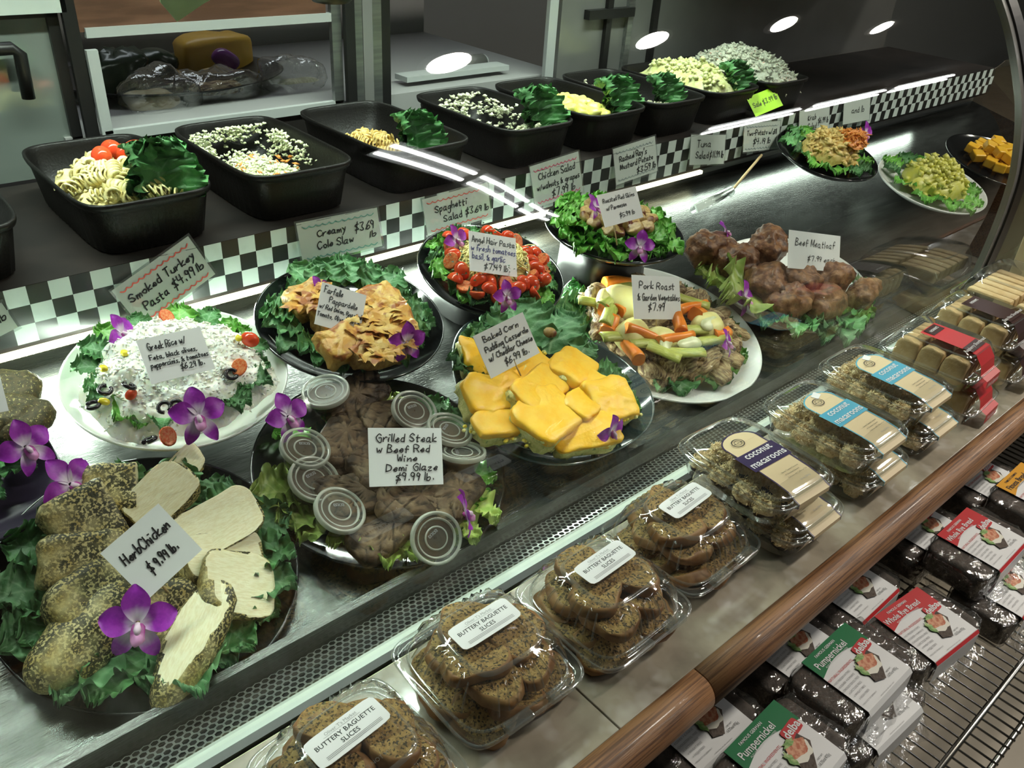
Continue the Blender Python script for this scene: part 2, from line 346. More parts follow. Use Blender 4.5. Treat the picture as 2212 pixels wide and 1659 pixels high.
# ------------------------------------------------------------------ lettering
GL = {
'A': '03 29 43|15 35', 'B': '09 03|09 38 26 06|26 44 33 03', 'C': '48 29 07 05 23 44', 'D': '09 03|09 38 46 34 03', 'E': '49 09 03 43|06 36',
'F': '03 09|09 49|06 36', 'G': '48 29 06 23 43 46 26', 'H': '03 09|43 49|06 46', 'I': '09 03', 'K': '03 09|49 06 43', 'L': '09 03 43',
'M': '03 09 24 49 43', 'N': '03 09 43 49', 'O': '29 06 23 46 29', 'P': '03 09 48 36 06', 'R': '03 09 48 36 06|26 43', 'S': '48 29 07 26 44 23 04',
'T': '09 49|29 23', 'V': '09 23 49', 'W': '09 13 27 33 49',
'a': '36 16 04 13 34|36 33 43', 'b': '09 03|05 26 35 23 03', 'c': '36 16 04 23 34', 'd': '36 16 04 23 34|39 33', 'e': '04 35 26 15 04 23 34',
'f': '38 29 17 13|06 36', 'g': '36 16 04 24 36|36 31 10 01', 'h': '09 03|05 26 35 33', 'i': '06 03|08 18', 'k': '09 03|36 04 33', 'l': '09 03',
'm': '06 03|04 16 25 23|24 36 45 43', 'n': '06 03|04 26 35 33', 'o': '26 05 23 35 26', 'p': '06 00|05 26 35 23 03', 'r': '06 03|04 26 36',
's': '36 16 15 34 23 03', 't': '18 13 23|06 36', 'u': '06 04 23 34|36 33', 'v': '06 23 36', 'w': '06 13 25 33 46', 'x': '06 33|36 03', 'y': '06 24|36 23 00', 'z': '06 36 03 33',
'0': '29 06 23 46 29', '1': '29 23', '2': '08 29 37 03 43', '3': '09 49 26 44 23 04', '4': '09 06 46|39 33', '5': '49 09 06 36 44 23 03',
'6': '39 06 03 34 26 05', '7': '09 49 23', '8': '29 07 44 23 04 47 29', '9': '38 19 07 26 38 23', '$': '48 28 07 26 44 24 04|3a 11', '&': '43 17 29 07 34 13 04 46',
',': '13 02', '.': '13 14', '/': '03 39', "'": '29 17', '#': '02 19|32 49|05 45|07 47', '-': '05 35'}
def smoothpts(p, n=4):
    if len(p) < 3: return p
    out = []
    for i in range(len(p)-1):
        a, b, c, d = p[max(i-1, 0)], p[i], p[i+1], p[min(i+2, len(p)-1)]
        for k in range(n):
            t = k/n; out.append(.5*((2*b)+(c-a)*t+(2*a-5*b+4*c-d)*t*t+(3*b-a-3*c+d)*t**3))
    out.append(p[-1]); return out
def stroke(pts, wd, z=0):
    vs, fs = [], []
    pts = [p for i, p in enumerate(pts) if i == 0 or (p-pts[i-1]).length > 1e-7]
    if len(pts) < 2: return vs, fs
    for i, p in enumerate(pts):
        d = (pts[min(i+1, len(pts)-1)]-pts[max(i-1, 0)])
        if d.length < 1e-9: d = Vector((1, 0))
        d.normalize(); n = Vector((-d.y, d.x))*wd/2
        if i == 0: p = p-d*wd*.4
        if i == len(pts)-1: p = p+d*wd*.4
        vs += [Vector((p.x+n.x, p.y+n.y, z)), Vector((p.x-n.x, p.y-n.y, z))]
    for i in range(len(pts)-1): fs.append((2*i, 2*i+1, 2*i+3, 2*i+2))
    return vs, fs
def hand(lines, W, H, pen):
    """lines: (text, u0, u1, v, cap height) in card fractions -> one mesh of pen strokes"""
    parts = []
    for (s, u0, u1, v, h) in lines:
        adv = []; x = 0
        for ch in s:
            adv.append(x)
            if ch == ' ': x += 3; continue
            g = GL.get(ch, '03 33'); x += max(int(t[0]) for q in g.split('|') for t in q.split())+1.6
        sx = (u1-u0)*W/max(x, 1); sy = h*H/6
        for ch, a in zip(s, adv):
            if ch == ' ': continue
            dy = jit(.4); sl = .12+jit(.06); sc = 1+jit(.08)
            for q in GL.get(ch, '03 33').split('|'):
                pts = []
                for t in q.split():
                    gx, gy = int(t[0])+jit(.18), (int(t[1], 16)-3)*sc+dy+jit(.18)
                    pts.append(Vector((u0*W+(a+gx+gy*sl)*sx, v*H+gy*sy)))
                parts.append(stroke(smoothpts(pts), pen))
    return merge(parts)[:2]
def scallop(W, v, u0, u1, H, n, pen, up=1):
    pts = []
    for i in range(n):
        for k in range(6):
            t = k/5; pts.append(Vector(((u0+(u1-u0)*(i+t)/n)*W, v*H-up*math.sin(t*PI)*.045*H+jit(.003)*H)))
    return stroke(pts, pen)
_fc = {}
def ftext(s, size, bold=0, shear=0, align='CENTER'):
    key = (s, size, bold, shear, align)
    if key in _fc: return _fc[key]
    cu = bpy.data.curves.new('t', 'FONT'); cu.body = s; cu.size = size; cu.offset = bold*size; cu.shear = shear
    cu.align_x = align; cu.align_y = 'CENTER'; cu.resolution_u = 2
    o = bpy.data.objects.new('t', cu); COL.objects.link(o)
    me = bpy.data.meshes.new_from_object(o.evaluated_get(bpy.context.evaluated_depsgraph_get()))
    vs = [v.co.copy() for v in me.vertices]; fs = [tuple(p.vertices) for p in me.polygons]
    bpy.data.objects.remove(o); bpy.data.curves.remove(cu); bpy.data.meshes.remove(me)
    _fc[key] = (vs, fs); return vs, fs
def shift(vf, x=0, y=0, z=0, rot=0, sx=1):
    c, s = math.cos(rot), math.sin(rot)
    return [Vector((v[0]*sx*c-v[1]*s+x, v[0]*sx*s+v[1]*c+y, v[2]+z)) for v in vf[0]], vf[1]
def lettering(parent, groups, mw=None):
    """groups: {material: [vf, ...]} -> one mesh with several inks"""
    ps, mats = [], []
    for i, (m, l) in enumerate(groups.items()):
        mats.append(m)
        for q in l: ps.append((q[0], q[1], i))
    v, f, ix = merge(ps)
    return put('lettering', mk('lettering', v, f, mats, ix, smooth=False), parent, mw)
# ------------------------------------------------------------------ the setting
def struct(name, me): o = put(name, me); o['kind'] = 'structure'; return o
struct('floor', boxm('floor', -4, 12, -6, 5, -.05, 0, 'floor'))
struct('ceiling', boxm('ceiling', -4, 12, -6, 5, CZ+1.62, CZ+1.67, 'wall'))
struct('wall_back', boxm('wall_back', -4, 12, 3.4, 3.5, 0, CZ+1.62, 'wall'))
struct('wall_front', boxm('wall_front', -4, 12, -6.1, -6, 0, CZ+1.62, 'wall'))
struct('wall_left', boxm('wall_left', -4.1, -4, -6, 5, 0, CZ+1.62, 'wall'))
struct('wall_right', boxm('wall_right', 12, 12.1, -6, 5, 0, CZ+1.62, 'wall'))
# ceiling lamps that mirror in the curved glass
for i, (x, y) in enumerate(SPOTS):
    t = thing('ceiling_lamp', ORD[i]+' round ceiling lamp of the row over the aisle, from the '+('near' if i < 4 else 'left')+' end', 'lamp', T((x, y, CZ+1.62)), 'round lamps in the aisle ceiling')
    v, f = loft([ring(.13, .13, 0, 2, 32), ring(.13, .13, -.02, 2, 32), ring(.10, .10, -.02, 2, 32), ring(.10, .10, -.004, 2, 32)]); put('lamp_housing', mk('lamp_housing', v, f, ['whiteframe']), t)
    v, f = loft([ring(.1, .1, -.012, 2, 32), ring(.05, .05, -.018, 2, 32)], cap1=True); put('diffuser', mk('diffuser', v, f, ['lamp']), t)
for i, (x0, y0, x1, y1) in enumerate(STRIPS):
    d = Vector((x1-x0, y1-y0, 0)); L_ = d.length
    t = thing('strip_lamp', ORD[i]+' long fluorescent strip lamp of the store ceiling', 'lamp', T(((x0+x1)/2, (y0+y1)/2, CZ+1.56)) @ RZ(math.atan2(d.y, d.x)), 'fluorescent strip lamps of the store')
    put('lamp_housing', boxm('lamp_housing', -L_/2, L_/2, -.09, .09, .0, .06, 'whiteframe'), t)
    for s in (-.045, .045):
        v, f = tube([(-L_/2+.01, s, -.02), (L_/2-.01, s, -.02)], .018, 10); put('tube', mk('tube', v, f, ['tube']), t)

# ------------------------------------------------------------------ the display case
X0, X1 = -.7, 3.4
case = thing('display_case', 'long refrigerated deli case with curved glass front and checkered shelf edge', 'display case', T((0, 0, 0)))
dz = lambda y: CZ-.73+.231*(y-.9)
def strip(name, prof, m, x0=X0, x1=X1, n=1, closed=False, parent=None):
    rings = [[Vector((x0+(x1-x0)*i/n, y, z)) for y, z in prof] for i in range(n+1)]
    v, f = loft(rings, closed, closed, closed); return put(name, mk(name, v, f, [m], smooth=False), parent if parent else case)
strip('deck_pan', [(.632, dz(.632)), (1.23, dz(1.23)), (1.23, dz(1.23)-.02), (.632, dz(.632)-.02)], 'deck', closed=True)
strip('deck_lip', [(.632, CZ-.80), (.632, CZ-.764), (.620, CZ-.764), (.612, CZ-.80)], 'deck', closed=True)
strip('rear_panel', [(1.23, dz(1.23)-.02), (1.23, CZ-.617), (1.25, CZ-.617), (1.25, dz(1.23)-.02)], 'steel', closed=True)
strip('front_frame', [(.56, CZ-.768), (.548, CZ-.756), (.525, CZ-.747), (.500, CZ-.745), (.500, CZ-.80), (.56, CZ-.80)], 'pale_metal', closed=True)
strip('glass_channel', [(.522, CZ-.746), (.522, CZ-.735), (.512, CZ-.735), (.512, CZ-.746)], 'black', closed=True)
strip('channel_strip', [(.509, CZ-.745), (.509, CZ-.738), (.500, CZ-.738), (.500, CZ-.745)], 'yellowstrip', x0=-.6, x1=1.15, closed=True)  # plain pale yellow strip along the glass channel
strip('case_body', [(.49, 0.1), (.49, CZ-.80), (1.6, CZ-.80), (1.6, 0.1)], 'dark', closed=True)
# perforated return-air grille with real hexagonal holes
def grille(x0, x1, y0, z0, y1, z1, pitch, m, name):
    o = Vector((x0, y0, z0)); ux = Vector((1, 0, 0)); L_ = math.hypot(y1-y0, z1-z0); uy = Vector((0, (y1-y0)/L_, (z1-z0)/L_))
    R_ = pitch/math.sqrt(3); nr = int(L_/(1.5*R_)); nc = int((x1-x0)/pitch); vs, fs = [], []
    for r in range(nr):
        for c in range(nc):
            cx, cy = (c+.5*(r % 2)+.5)*pitch, (r*1.5+1)*R_; b = len(vs)
            for k in range(6):
                a = PI/6+k*PI/3; vs.append(o+ux*(cx+R_*math.cos(a))+uy*(cy+R_*math.sin(a)))
            for k in range(6):
                a = PI/6+k*PI/3; vs.append(o+ux*(cx+R_*.74*math.cos(a))+uy*(cy+R_*.74*math.sin(a)))
            for k in range(6): fs.append((b+k, b+(k+1) % 6, b+6+(k+1) % 6, b+6+k))
    return put(name, mk(name, vs, fs, [m], smooth=False), case)
grille(-.2, 1.95, .556, CZ-.768, .612, CZ-.786, .0094, 'steel', 'perforated_grille')
strip('grille_duct', [(.556, CZ-.80), (.612, CZ-.80), (.612, CZ-.798), (.556, CZ-.798)], 'dark', closed=True)
grille(-.2, 1.6, 1.224, CZ-.652, 1.224, CZ-.622, .0094, 'steel', 'rear_grille')
# upper shelf that carries the salad bins, its lit underside and the checkered paper border
strip('shelf', [(1.19, CZ-.53), (1.19, CZ-.62), (1.24, CZ-.62), (1.24, CZ-.54), (1.60, CZ-.54), (1.60, CZ-.53)], 'brown_trim', closed=True)
strip('shelf_lamp_tube', [(1.183, CZ-.621), (1.183, CZ-.629), (1.20, CZ-.629), (1.20, CZ-.621)], 'warmtube', x0=-.3, x1=1.72, closed=True)
vs, fs, ix = [], [], []
sq = .0277
for c in range(int((X1-X0)/sq)):
    for r in range(3):
        x = X0+c*sq; z0 = CZ-.612+r*sq; z1 = z0+sq
        b = len(vs); vs += [(x, 1.186, z0), (x+sq, 1.186, z0), (x+sq, 1.186, z1), (x, 1.186, z1)]; fs.append((b, b+1, b+2, b+3)); ix.append((c+r) % 2)
put('checkered_border', mk('checkered_border', vs, fs, ['chk_w', 'chk_b'], ix, smooth=False), case)
# curved front glass, two panes with a dark gasket between
prof = [(.520, -.735), (.518, -.67), (.514, -.59), (.513, -.52), (.516, -.46), (.523, -.42), (.536, -.37), (.552, -.324), (.573, -.28), (.598, -.234), (.625, -.192), (.656, -.152), (.69, -.115), (.728, -.082), (.77, -.053), (.813, -.03), (.86, -.010), (.909, .006)]
pp = [(y, CZ+z) for y, z in prof]
dense = [(q.x, q.y) for q in smoothpts([Vector(p) for p in pp], 3)]
def pane(x0, x1):
    r = [[Vector((x0+(x1-x0)*i/6, y, z)) for y, z in dense] for i in range(7)]
    v, f = loft(r, False); return put('curved_glass_pane', mk('curved_glass_pane', v, f, ['glass']), case)
pane(X0, 1.750); pane(1.81, X1)
def gasket(name, xa, xb, th, m, off=0):
    rs = []
    for i, (y, z) in enumerate(dense):
        a = Vector(dense[max(i-1, 0)]); b = Vector(dense[min(i+1, len(dense)-1)]); d = (b-a).normalized(); n = Vector((-d.y, d.x))
        c = Vector((y, z))+n*off; q = c+n*th; s = c-n*th
        rs.append([Vector((xa, s.x, s.y)), Vector((xb, s.x, s.y)), Vector((xb, q.x, q.y)), Vector((xa, q.x, q.y))])
    v, f = loft(rs, True, True, True); return put(name, mk(name, v, f, [m], smooth=False), case)
gasket('glass_edge_trim', 1.745, 1.762, .006, 'greypanel'); gasket('rubber_gasket', 1.762, 1.80, .010, 'black'); gasket('glass_edge_trim', 1.80, 1.812, .005, 'steel')
strip('glass_top_rail', [(.905, CZ-.005), (.905, CZ+.02), (.95, CZ+.03), (1.0, CZ+.03), (1.0, CZ+.01), (.95, CZ+.0)], 'steel', closed=True)
strip('canopy', [(.95, CZ+.07), (.95, CZ+.09), (1.62, CZ+.09), (1.62, CZ+.07)], 'greypanel', closed=True)
# rear of the case: doors, posts, window
YB = 1.62
def B(px, py, y=YB): return PY(px, py, y)
def bpanel(name, x0, x1, z0, z1, m, y=YB, th=.012, par=None): return put(name, boxm(name, x0, x1, y, y+th, z0, z1, m), par or case)
zb, zt = CZ-.54, CZ+.08
rear = thing('rear_door', 'left sliding rear door of polished pale panel with black pull handle', 'door', T((0, 0, 0)))
put('door_panel', boxm('door_panel', -.7, .432, YB+.03, YB+.04, CZ-.54, B(0, 45).z, 'mirror'), rear)
put('door_stile', boxm('door_stile', .432, .450, YB+.02, YB+.045, CZ-.54, B(0, 40).z, 'black'), rear)
put('door_rail', boxm('door_rail', -.7, .45, YB+.02, YB+.045, B(0, 48).z, B(0, 36).z, 'black'), rear)
ha, hb = B(40, 103), B(62, 213)
v, f = tube([(ha.x-.13, YB, ha.z), (ha.x-.01, YB, ha.z), (ha.x, YB, ha.z-.01), (hb.x, YB, hb.z)], .0105, 10); put('door_handle', mk('door_handle', v, f, ['black']), rear)
bpanel('header_rail', -.7, .46, B(0, 34).z, B(0, 6).z+.02, 'pale_metal')
bpanel('door_post', .452, .474, CZ-.54, zt, 'black')
bpanel('wood_header', .474, .95, B(300, 62).z, zt, 'brownwood')
# window into the back room
wx0, wx1 = B(190, 105).x, B(722, 230).x
bpanel('window_frame_rail', wx0, wx1, B(400, 62).z-.004, B(400, 62).z+.012, 'whiteframe', YB-.006)
bpanel('window_frame_sill', wx0, wx1+.02, B(224, 290).z-.012, B(224, 290).z+.006, 'whiteframe', YB-.006)
bpanel('window_frame_stile', wx0-.005, wx0+.014, B(224, 290).z, B(190, 108).z, 'whiteframe', YB-.006)
bpanel('window_frame_stile', wx1+.0, wx1+.022, B(224, 290).z, zt, 'steel', YB-.006)
bpanel('lower_panel', .474, 1.0, CZ-.54, B(224, 290).z-.012, 'brown_trim')
put('back_counter', boxm('back_counter', .42, 1.66, YB+.02, 2.25, B(224, 290).z-.05, B(224, 290).z-.004, 'greywall'), case)
put('back_room_panel', boxm('back_room_panel', .42, 1.66, 2.25, 2.27, CZ-.6, CZ+.25, 'greywall'), case)
px_ = B(740, 150).x
bpanel('rear_post', px_, px_+.022, CZ-.54, zt, 'black', YB-.02)
for k, (a, m) in enumerate([(.022, 'steel'), (.05, 'greypanel'), (.075, 'steel'), (.1, 'black')]): bpanel('rear_track', px_+a, px_+a+.024, CZ-.54, zt, m, YB-.01+.004*k)
sx0, sx1 = B(920, 180).x, B(1095, 160).x
put('inner_shelf', boxm('inner_shelf', sx0-.01, sx1+.06, YB+.06, 1.73, B(1000, 172).z-.008, B(1000, 172).z+.004, 'whiteframe'), case)
bpanel('white_post', B(1185, 60).x, B(1203, 60).x, CZ-.54, zt, 'whiteframe')
gx = B(1207, 100).x
bpanel('dark_rear_door', gx, X1, CZ-.54, zt, 'greypanel')
for p in (1300, 1345, 1400):
    q = B(p, 80).x; bpanel('rear_track', q, q+.02, CZ-.54, zt, 'steel' if p == 1345 else 'black', YB-.012)
put('door_pull', boxm('door_pull', B(1262, 30).x, B(1360, 25).x, YB-.02, YB, B(1300, 38).z, B(1300, 18).z, 'black'), case)

# ------------------------------------------------------------------ the ledge in front
ledge = thing('counter_ledge', 'marble tiled ledge with rounded oak edge in front of the deli case', 'counter', T((0, 0, 0)))
put('ledge_core', boxm('ledge_core', X0, 3.2, .285, .497, CZ-.76, CZ-.7235, 'grout'), ledge)
jx = .459
for i in range(0, 4):
    put('marble_tile', boxm('marble_tile', max(X0, jx+i*1.2-1.199), min(3.2, jx+i*1.2-.001), .292, .4965, CZ-.735, CZ-.72, 'marble', .0008), ledge)
def railprof():
    pts = [(.291, -.722), (.291, -.7185)]
    for k in range(9):
        a = PI/2-k*PI/2/8*1.25; pts.append((.279-.021*math.cos(a), -.742+.0235*math.sin(a)))
    pts += [(.268, -.768), (.291, -.768)]
    return [(y, CZ+z) for y, z in pts]
rp = railprof()
for a, b in ((X0, .574), (.5755, 3.2)):
    n = 24; rings = [[Vector((a+(b-a)*i/n, y, z)) for y, z in rp] for i in range(n+1)]
    v, f = loft(rings, True, True, True); put('wood_rail', mk('wood_rail', v, f, ['wood']), ledge)
put('cabinet_front', boxm('cabinet_front', X0, 3.2, .45, .49, .05, CZ-.735, 'dark'), ledge)

# wire rack below the ledge
RH = CZ-.96
rack = thing('wire_rack', 'chrome wire shelf under the wooden ledge holding packs of dark bread', 'rack', T((0, 0, RH)))
for y, r_, z in ((.045, .004, 0), (.088, .0045, .004), (.27, .0035, -.004), (.43, .0035, -.004)):
    v, f = tube([(.1, y, z-.004), (2.6, y, z-.004)], r_, 8); put('rail', mk('rail', v, f, ['wire']), rack)
v, f = tube([(0, .040, -.002), (0, .45, -.002)], .0017, 6); wm = mk('wire', v, f, ['wire'])
for i in range(120): put('wire', wm, rack, T((.2+i*.0185, 0, .002)))
# ------------------------------------------------------------------ food builders
class Fr:
    """a tilted board: local x right, y towards the back of the case, z off the board"""
    def __init__(s, x, y, z, tilt): s.o = Vector((x, y, CZ+z)); s.t = math.radians(tilt); s.m = T(s.o) @ RX(s.t); s.n = (RX(s.t) @ Vector((0, 0, 1, 0))).xyz
    def at(s, px, py, h=0): return s.m.inverted() @ PL(px, py, s.o+s.n*h, s.n)
    def mw(s, v, rx=0, ry=0, rz=0, k=1): return s.m @ T(v) @ RZ(math.radians(rz)) @ RY(math.radians(ry)) @ RX(math.radians(rx)) @ SC(k)
def plate(fr, name, label, m, rad, depth=.018, group=None, n=96, riser=0):
    def rg(k, z): return [Vector((rad(2*PI*i/n)[0]*k, rad(2*PI*i/n)[1]*k, z)) for i in range(n)]
    pr = [(.02, -depth), (.70, -depth), (.80, -depth*.8), (.90, -depth*.35), (.985, -.001), (1.0, .0012), (1.008, -.001), (1.0, -.004), (.92, -depth*.35-.005), (.80, -depth-.004), (.70, -depth-.005), (.02, -depth-.005)]
    v, f = loft([rg(k, z) for k, z in pr]); c = len(pr)
    f.append(tuple(range(n))); f.append(tuple(reversed([(c-1)*n+i for i in range(n)])))
    o = put(name, mk(name, v, f, [m]), None, fr.m); tag(o, label, 'platter', group)
    return o
def circ(r): return lambda a: (r*math.cos(a), r*math.sin(a))
def oval(rx, ry, pw=2): return lambda a: (rx*math.cos(a)*(abs(math.cos(a))**pw+abs(math.sin(a))**pw)**(-1/pw), ry*math.sin(a)*(abs(math.cos(a))**pw+abs(math.sin(a))**pw)**(-1/pw))

# leaves: curly kale, lettuce, broad kale
def leaf(name, m, L, W, frill, seed, bend=.3, cup=.25, nu=46, nv=34, fq=16):
    rnd = random.Random(seed); ph = [rnd.uniform(0, 6.28) for _ in range(8)]; vs, fs, tint = [], [], []
    for i in range(nu+1):
        u = i/nu
        for j in range(nv+1):
            s = -1+2*j/nv; a = abs(s)
            wd = W*(math.sin(PI*min(1, u**.62*.93+.04))**.7)*(1+.12*math.sin(9*u+ph[0])+.1*math.sin(21*u+ph[1]*(1 if s > 0 else 2)))
            e = max(a**3.2, (max(0, u-.55)/.45)**2.4)
            arc = u*1.4+(0 if a < .01 else .2*math.copysign(a, s)*u)
            x0_, y0_ = s*wd, u*L
            t1 = fq*arc*(1.0 if s > 0 else 1.13)+ph[2]; t2 = fq*1.75*arc+ph[3]+s*2; 
            if u > .8: t1 += s*9; t2 += s*15
            ruf = frill*e*(math.sin(t1)+.6*math.sin(t2))+.07*W*e*nz((x0_, y0_, 1), 130, seed)
            x = s*wd*(1+.05*e*math.cos(t1*1.3+ph[5])); y = u*L+frill*.25*e*math.cos(t2+ph[6])
            z = ruf+cup*W*a*a-bend*L*(u-.45)**2+.06*W*nz((x, y, 0), 34, seed)-.02*W*math.cos(26*u+8*a)*(1-e)*2*a
            vs.append(Vector((x, y, z)))
            rib = max(0, 1-a*nv/2.2)*(1-u*.7); side = max(0, math.cos(26*u-9*a))**12*(1-e)*.55
            tint.append(min(1, rib*.9+side+.22*e*(.5+.5*math.sin(t2))))
    for i in range(nu):
        for j in range(nv):
            a = i*(nv+1)+j; fs.append((a, a+1, a+nv+2, a+nv+1))
    return mk(name, vs, fs, [m], tint=tint)
KALE = [leaf('kale_leaf', 'kale', .062, .034, .0054, s, bend=.5, cup=.35, fq=22) for s in range(1, 6)]
KBLUE = [leaf('kale_leaf', 'kaleblue', .070, .038, .0054, s, bend=.35, cup=.3, fq=20) for s in range(11, 15)]
BROAD = [leaf('broad_kale_leaf', 'kaleblue', .105, .056, .0060, s, bend=.25, cup=.25, fq=20) for s in range(21, 24)]
LETT = [leaf('lettuce_leaf', 'lettuce', .064, .038, .0062, s, bend=.35, cup=.2, fq=16) for s in range(31, 35)]
PALE = [leaf('pale_lettuce_leaf', 'palelettuce', .070, .038, .0066, s, bend=.4, cup=.25, fq=16) for s in range(41, 44)]
BINK = [leaf('kale_leaf', 'kale', .085, .046, .0085, s, bend=.5, cup=.6, fq=20) for s in range(51, 54)]
BB = {'kale': KALE, 'blue': KBLUE, 'broad': BROAD, 'lett': LETT, 'pale': PALE}
LN = {'kale': ('kale_leaf', 'dark kale leaf'), 'blue': ('kale_leaf', 'blue-green kale leaf'), 'broad': ('kale_leaf', 'broad kale leaf'),
      'lett': ('lettuce_leaf', 'green frilly lettuce leaf'), 'pale': ('lettuce_leaf', 'yellowish lettuce leaf')}
def leaves(fr, spec, where, grp):
    """spec: (kind, angle deg cw from the back, base radius, scale, lift, tip pitch)"""
    cnt = {}
    for (kd, ang, r, k, lift, pitch) in sorted(spec, key=lambda s: (s[0], s[1] % 360)):
        c = cnt[kd] = cnt.get(kd, 0)+1; a = math.radians(ang); r -= .012
        v = Vector((r*math.sin(a), r*math.cos(a), lift)); me = random.choice(BB[kd])
        o = put(LN[kd][0], me, None, fr.m @ T(v) @ RZ(-a+jit(.15)) @ RX(math.radians(pitch)) @ RY(jit(.25)) @ SC(k))
        tag(o, ORD[c-1]+' '+LN[kd][1]+' clockwise from the back of '+where, 'leaf', grp)
def ringleaves(kind, n, r, k, a0=0, a1=360, lift=.0, pitch=8, jr=.006):
    return [(kind if isinstance(kind, str) else random.choice(kind), a0+(a1-a0)*(i+.5)/n+jit(5), r+jit(jr), k*(1+jit(.15)), lift+jit(.002), pitch+jit(8)) for i in range(n)]

# orchid: five petals, lip and column
def petalm(L, W, seed, wh=.45):
    vs, fs, tint = [], [], []; nu, nv = 12, 10
    for i in range(nu+1):
        u = i/nu
        for j in range(nv+1):
            s = -1+2*j/nv; wd = W*math.sin(PI*min(.985, .06+u*.94))**.62*(.75+.45*u if u < .6 else 1.02)
            vs.append(Vector((s*wd, u*L, .10*L*math.sin(u*2.6)-.16*L*u*u+.15*W*s*s+.05*W*math.sin(8*u+seed))))
            tint.append(max(0, min(1, (wh-u)*3.2+.5*max(0, .55-abs(s))*(1-u)+.12*max(0, math.cos(s*14))*(1-u))))
    for i in range(nu):
        for j in range(nv): a = i*(nv+1)+j; fs.append((a, a+1, a+nv+2, a+nv+1))
    return mk('petal', vs, fs, ['petal'], tint=tint)
PET = [petalm(.036, .0135, 1, .40), petalm(.037, .0095, 2, .62), petalm(.034, .015, 3, .28)]
vs, fs, ix = sell(.007, .012, .005, .9, 14, 10, .002, 150, 3, cuts=())
LIPM = mk('lip', vs, fs, ['lip'], ix, tint=[.8 if v.y < 0 else .1 for v in vs])
v, f = tube([(0, -.001, .003), (0, -.006, .009), (0, -.011, .010)], [.0028, .0036, .002], 8); CLM = mk('column', v, f, ['column'])
def orchid(mw, label, k=1):
    t = thing('orchid', label, 'flower', mw @ SC(k), 'purple and white orchid blossoms on the platters')
    for a, q, p in ((0, 1, 8), (78, 2, 2), (-78, 2, 4), (150, 1, -4), (-150, 1, -6)):
        put('petal', PET[q if a else 0], t, RZ(math.radians(a+jit(7))) @ RX(math.radians(p+jit(12))) @ T((0, .002, 0)))
    put('lip', LIPM, t, T((0, -.010, .006)) @ RX(-.5)); put('column', CLM, t); return t

# price cards: a rectangle standing where the photograph shows it, leaning towards the shopper
def card(name, label, cs, anchor, n, lines, paper='card', pen=.0013, ink='ink', border=None, stick=None, plastic=False, hb=11, extra=None, th=.0006):
    n = Vector(n).normalized(); q = [PL(x, y, anchor, n) for x, y in cs]
    c = sum(q, Vector())/4; u = ((q[1]-q[0])+(q[2]-q[3]))/2; v = ((q[0]-q[3])+(q[1]-q[2]))/2
    W = u.length; H = v.length; u.normalize(); v = (v-u*v.dot(u)).normalized(); w_ = u.cross(v)
    mw = Matrix((u, v, w_)).transposed().to_4x4(); mw = T(c-u*W/2-v*H/2) @ mw
    t = thing(name, label, 'price card' if name == 'price_card' else 'note', mw, 'price cards')
    put('paper', boxm('paper', 0, W, 0, H, -th, 0, paper), t)
    if plastic:
        e = .0035; vv = [(-e, -e, .0004), (W+e, -e, .0004), (W+e, H+e, .0004), (-e, H+e, .0004)]; put('sleeve', mk('sleeve', vv, [(0, 1, 2, 3)], ['plastic'], smooth=False), t)
        rr = [[Vector((x, y, .0006)) for x, y in ((-e, -e), (W+e, -e), (W+e, H+e), (-e, H+e))], [Vector((x, y, .0006)) for x, y in ((0, 0), (W, 0), (W, H), (0, H))]]
        a, b = loft(rr); put('sleeve_edge', mk('sleeve_edge', a, b, ['plasticrim'], smooth=False), t)
    g = {}
    hv = hand(lines, W, H, pen)
    if hv[0]: g[ink] = [hv]
    if border:
        g.setdefault(border, []).append(scallop(W, .88, .06, .94, H, hb, pen*.9)); g[border].append(scallop(W, .12, .06, .94, H, hb, pen*.9))
    if extra: g.setdefault(extra[0], []).append(hand(extra[1], W, H, pen))
    if g: lettering(t, g, T((0, 0, .0009)))
    if stick:
        a = mw.inverted() @ stick; v_, f_ = tube([(W*.5 if abs(a.x) > W else a.x, H*.35, -th-.0012), a], .0014, 6); put('wooden_pick', mk('wooden_pick', v_, f_, ['pick']), t)
    return t
CN = (0, -.86, .5)
# ------------------------------------------------------------------ platters on the lower deck
def O_(fr, px, py, h, rz, rx, label, k=.85, ry=0):
    v = fr.at(px, py, h); return orchid(fr.m @ T(v) @ RZ(math.radians(rz)) @ RX(math.radians(rx)) @ RY(math.radians(ry)), label, k)
def food(fr, name, me, label, cat, px, py, h, rx=0, ry=0, rz=0, k=1, group=None):
    return tag(put(name, me, None, fr.mw(fr.at(px, py, h), rx, ry, rz, k)), label, cat, group)

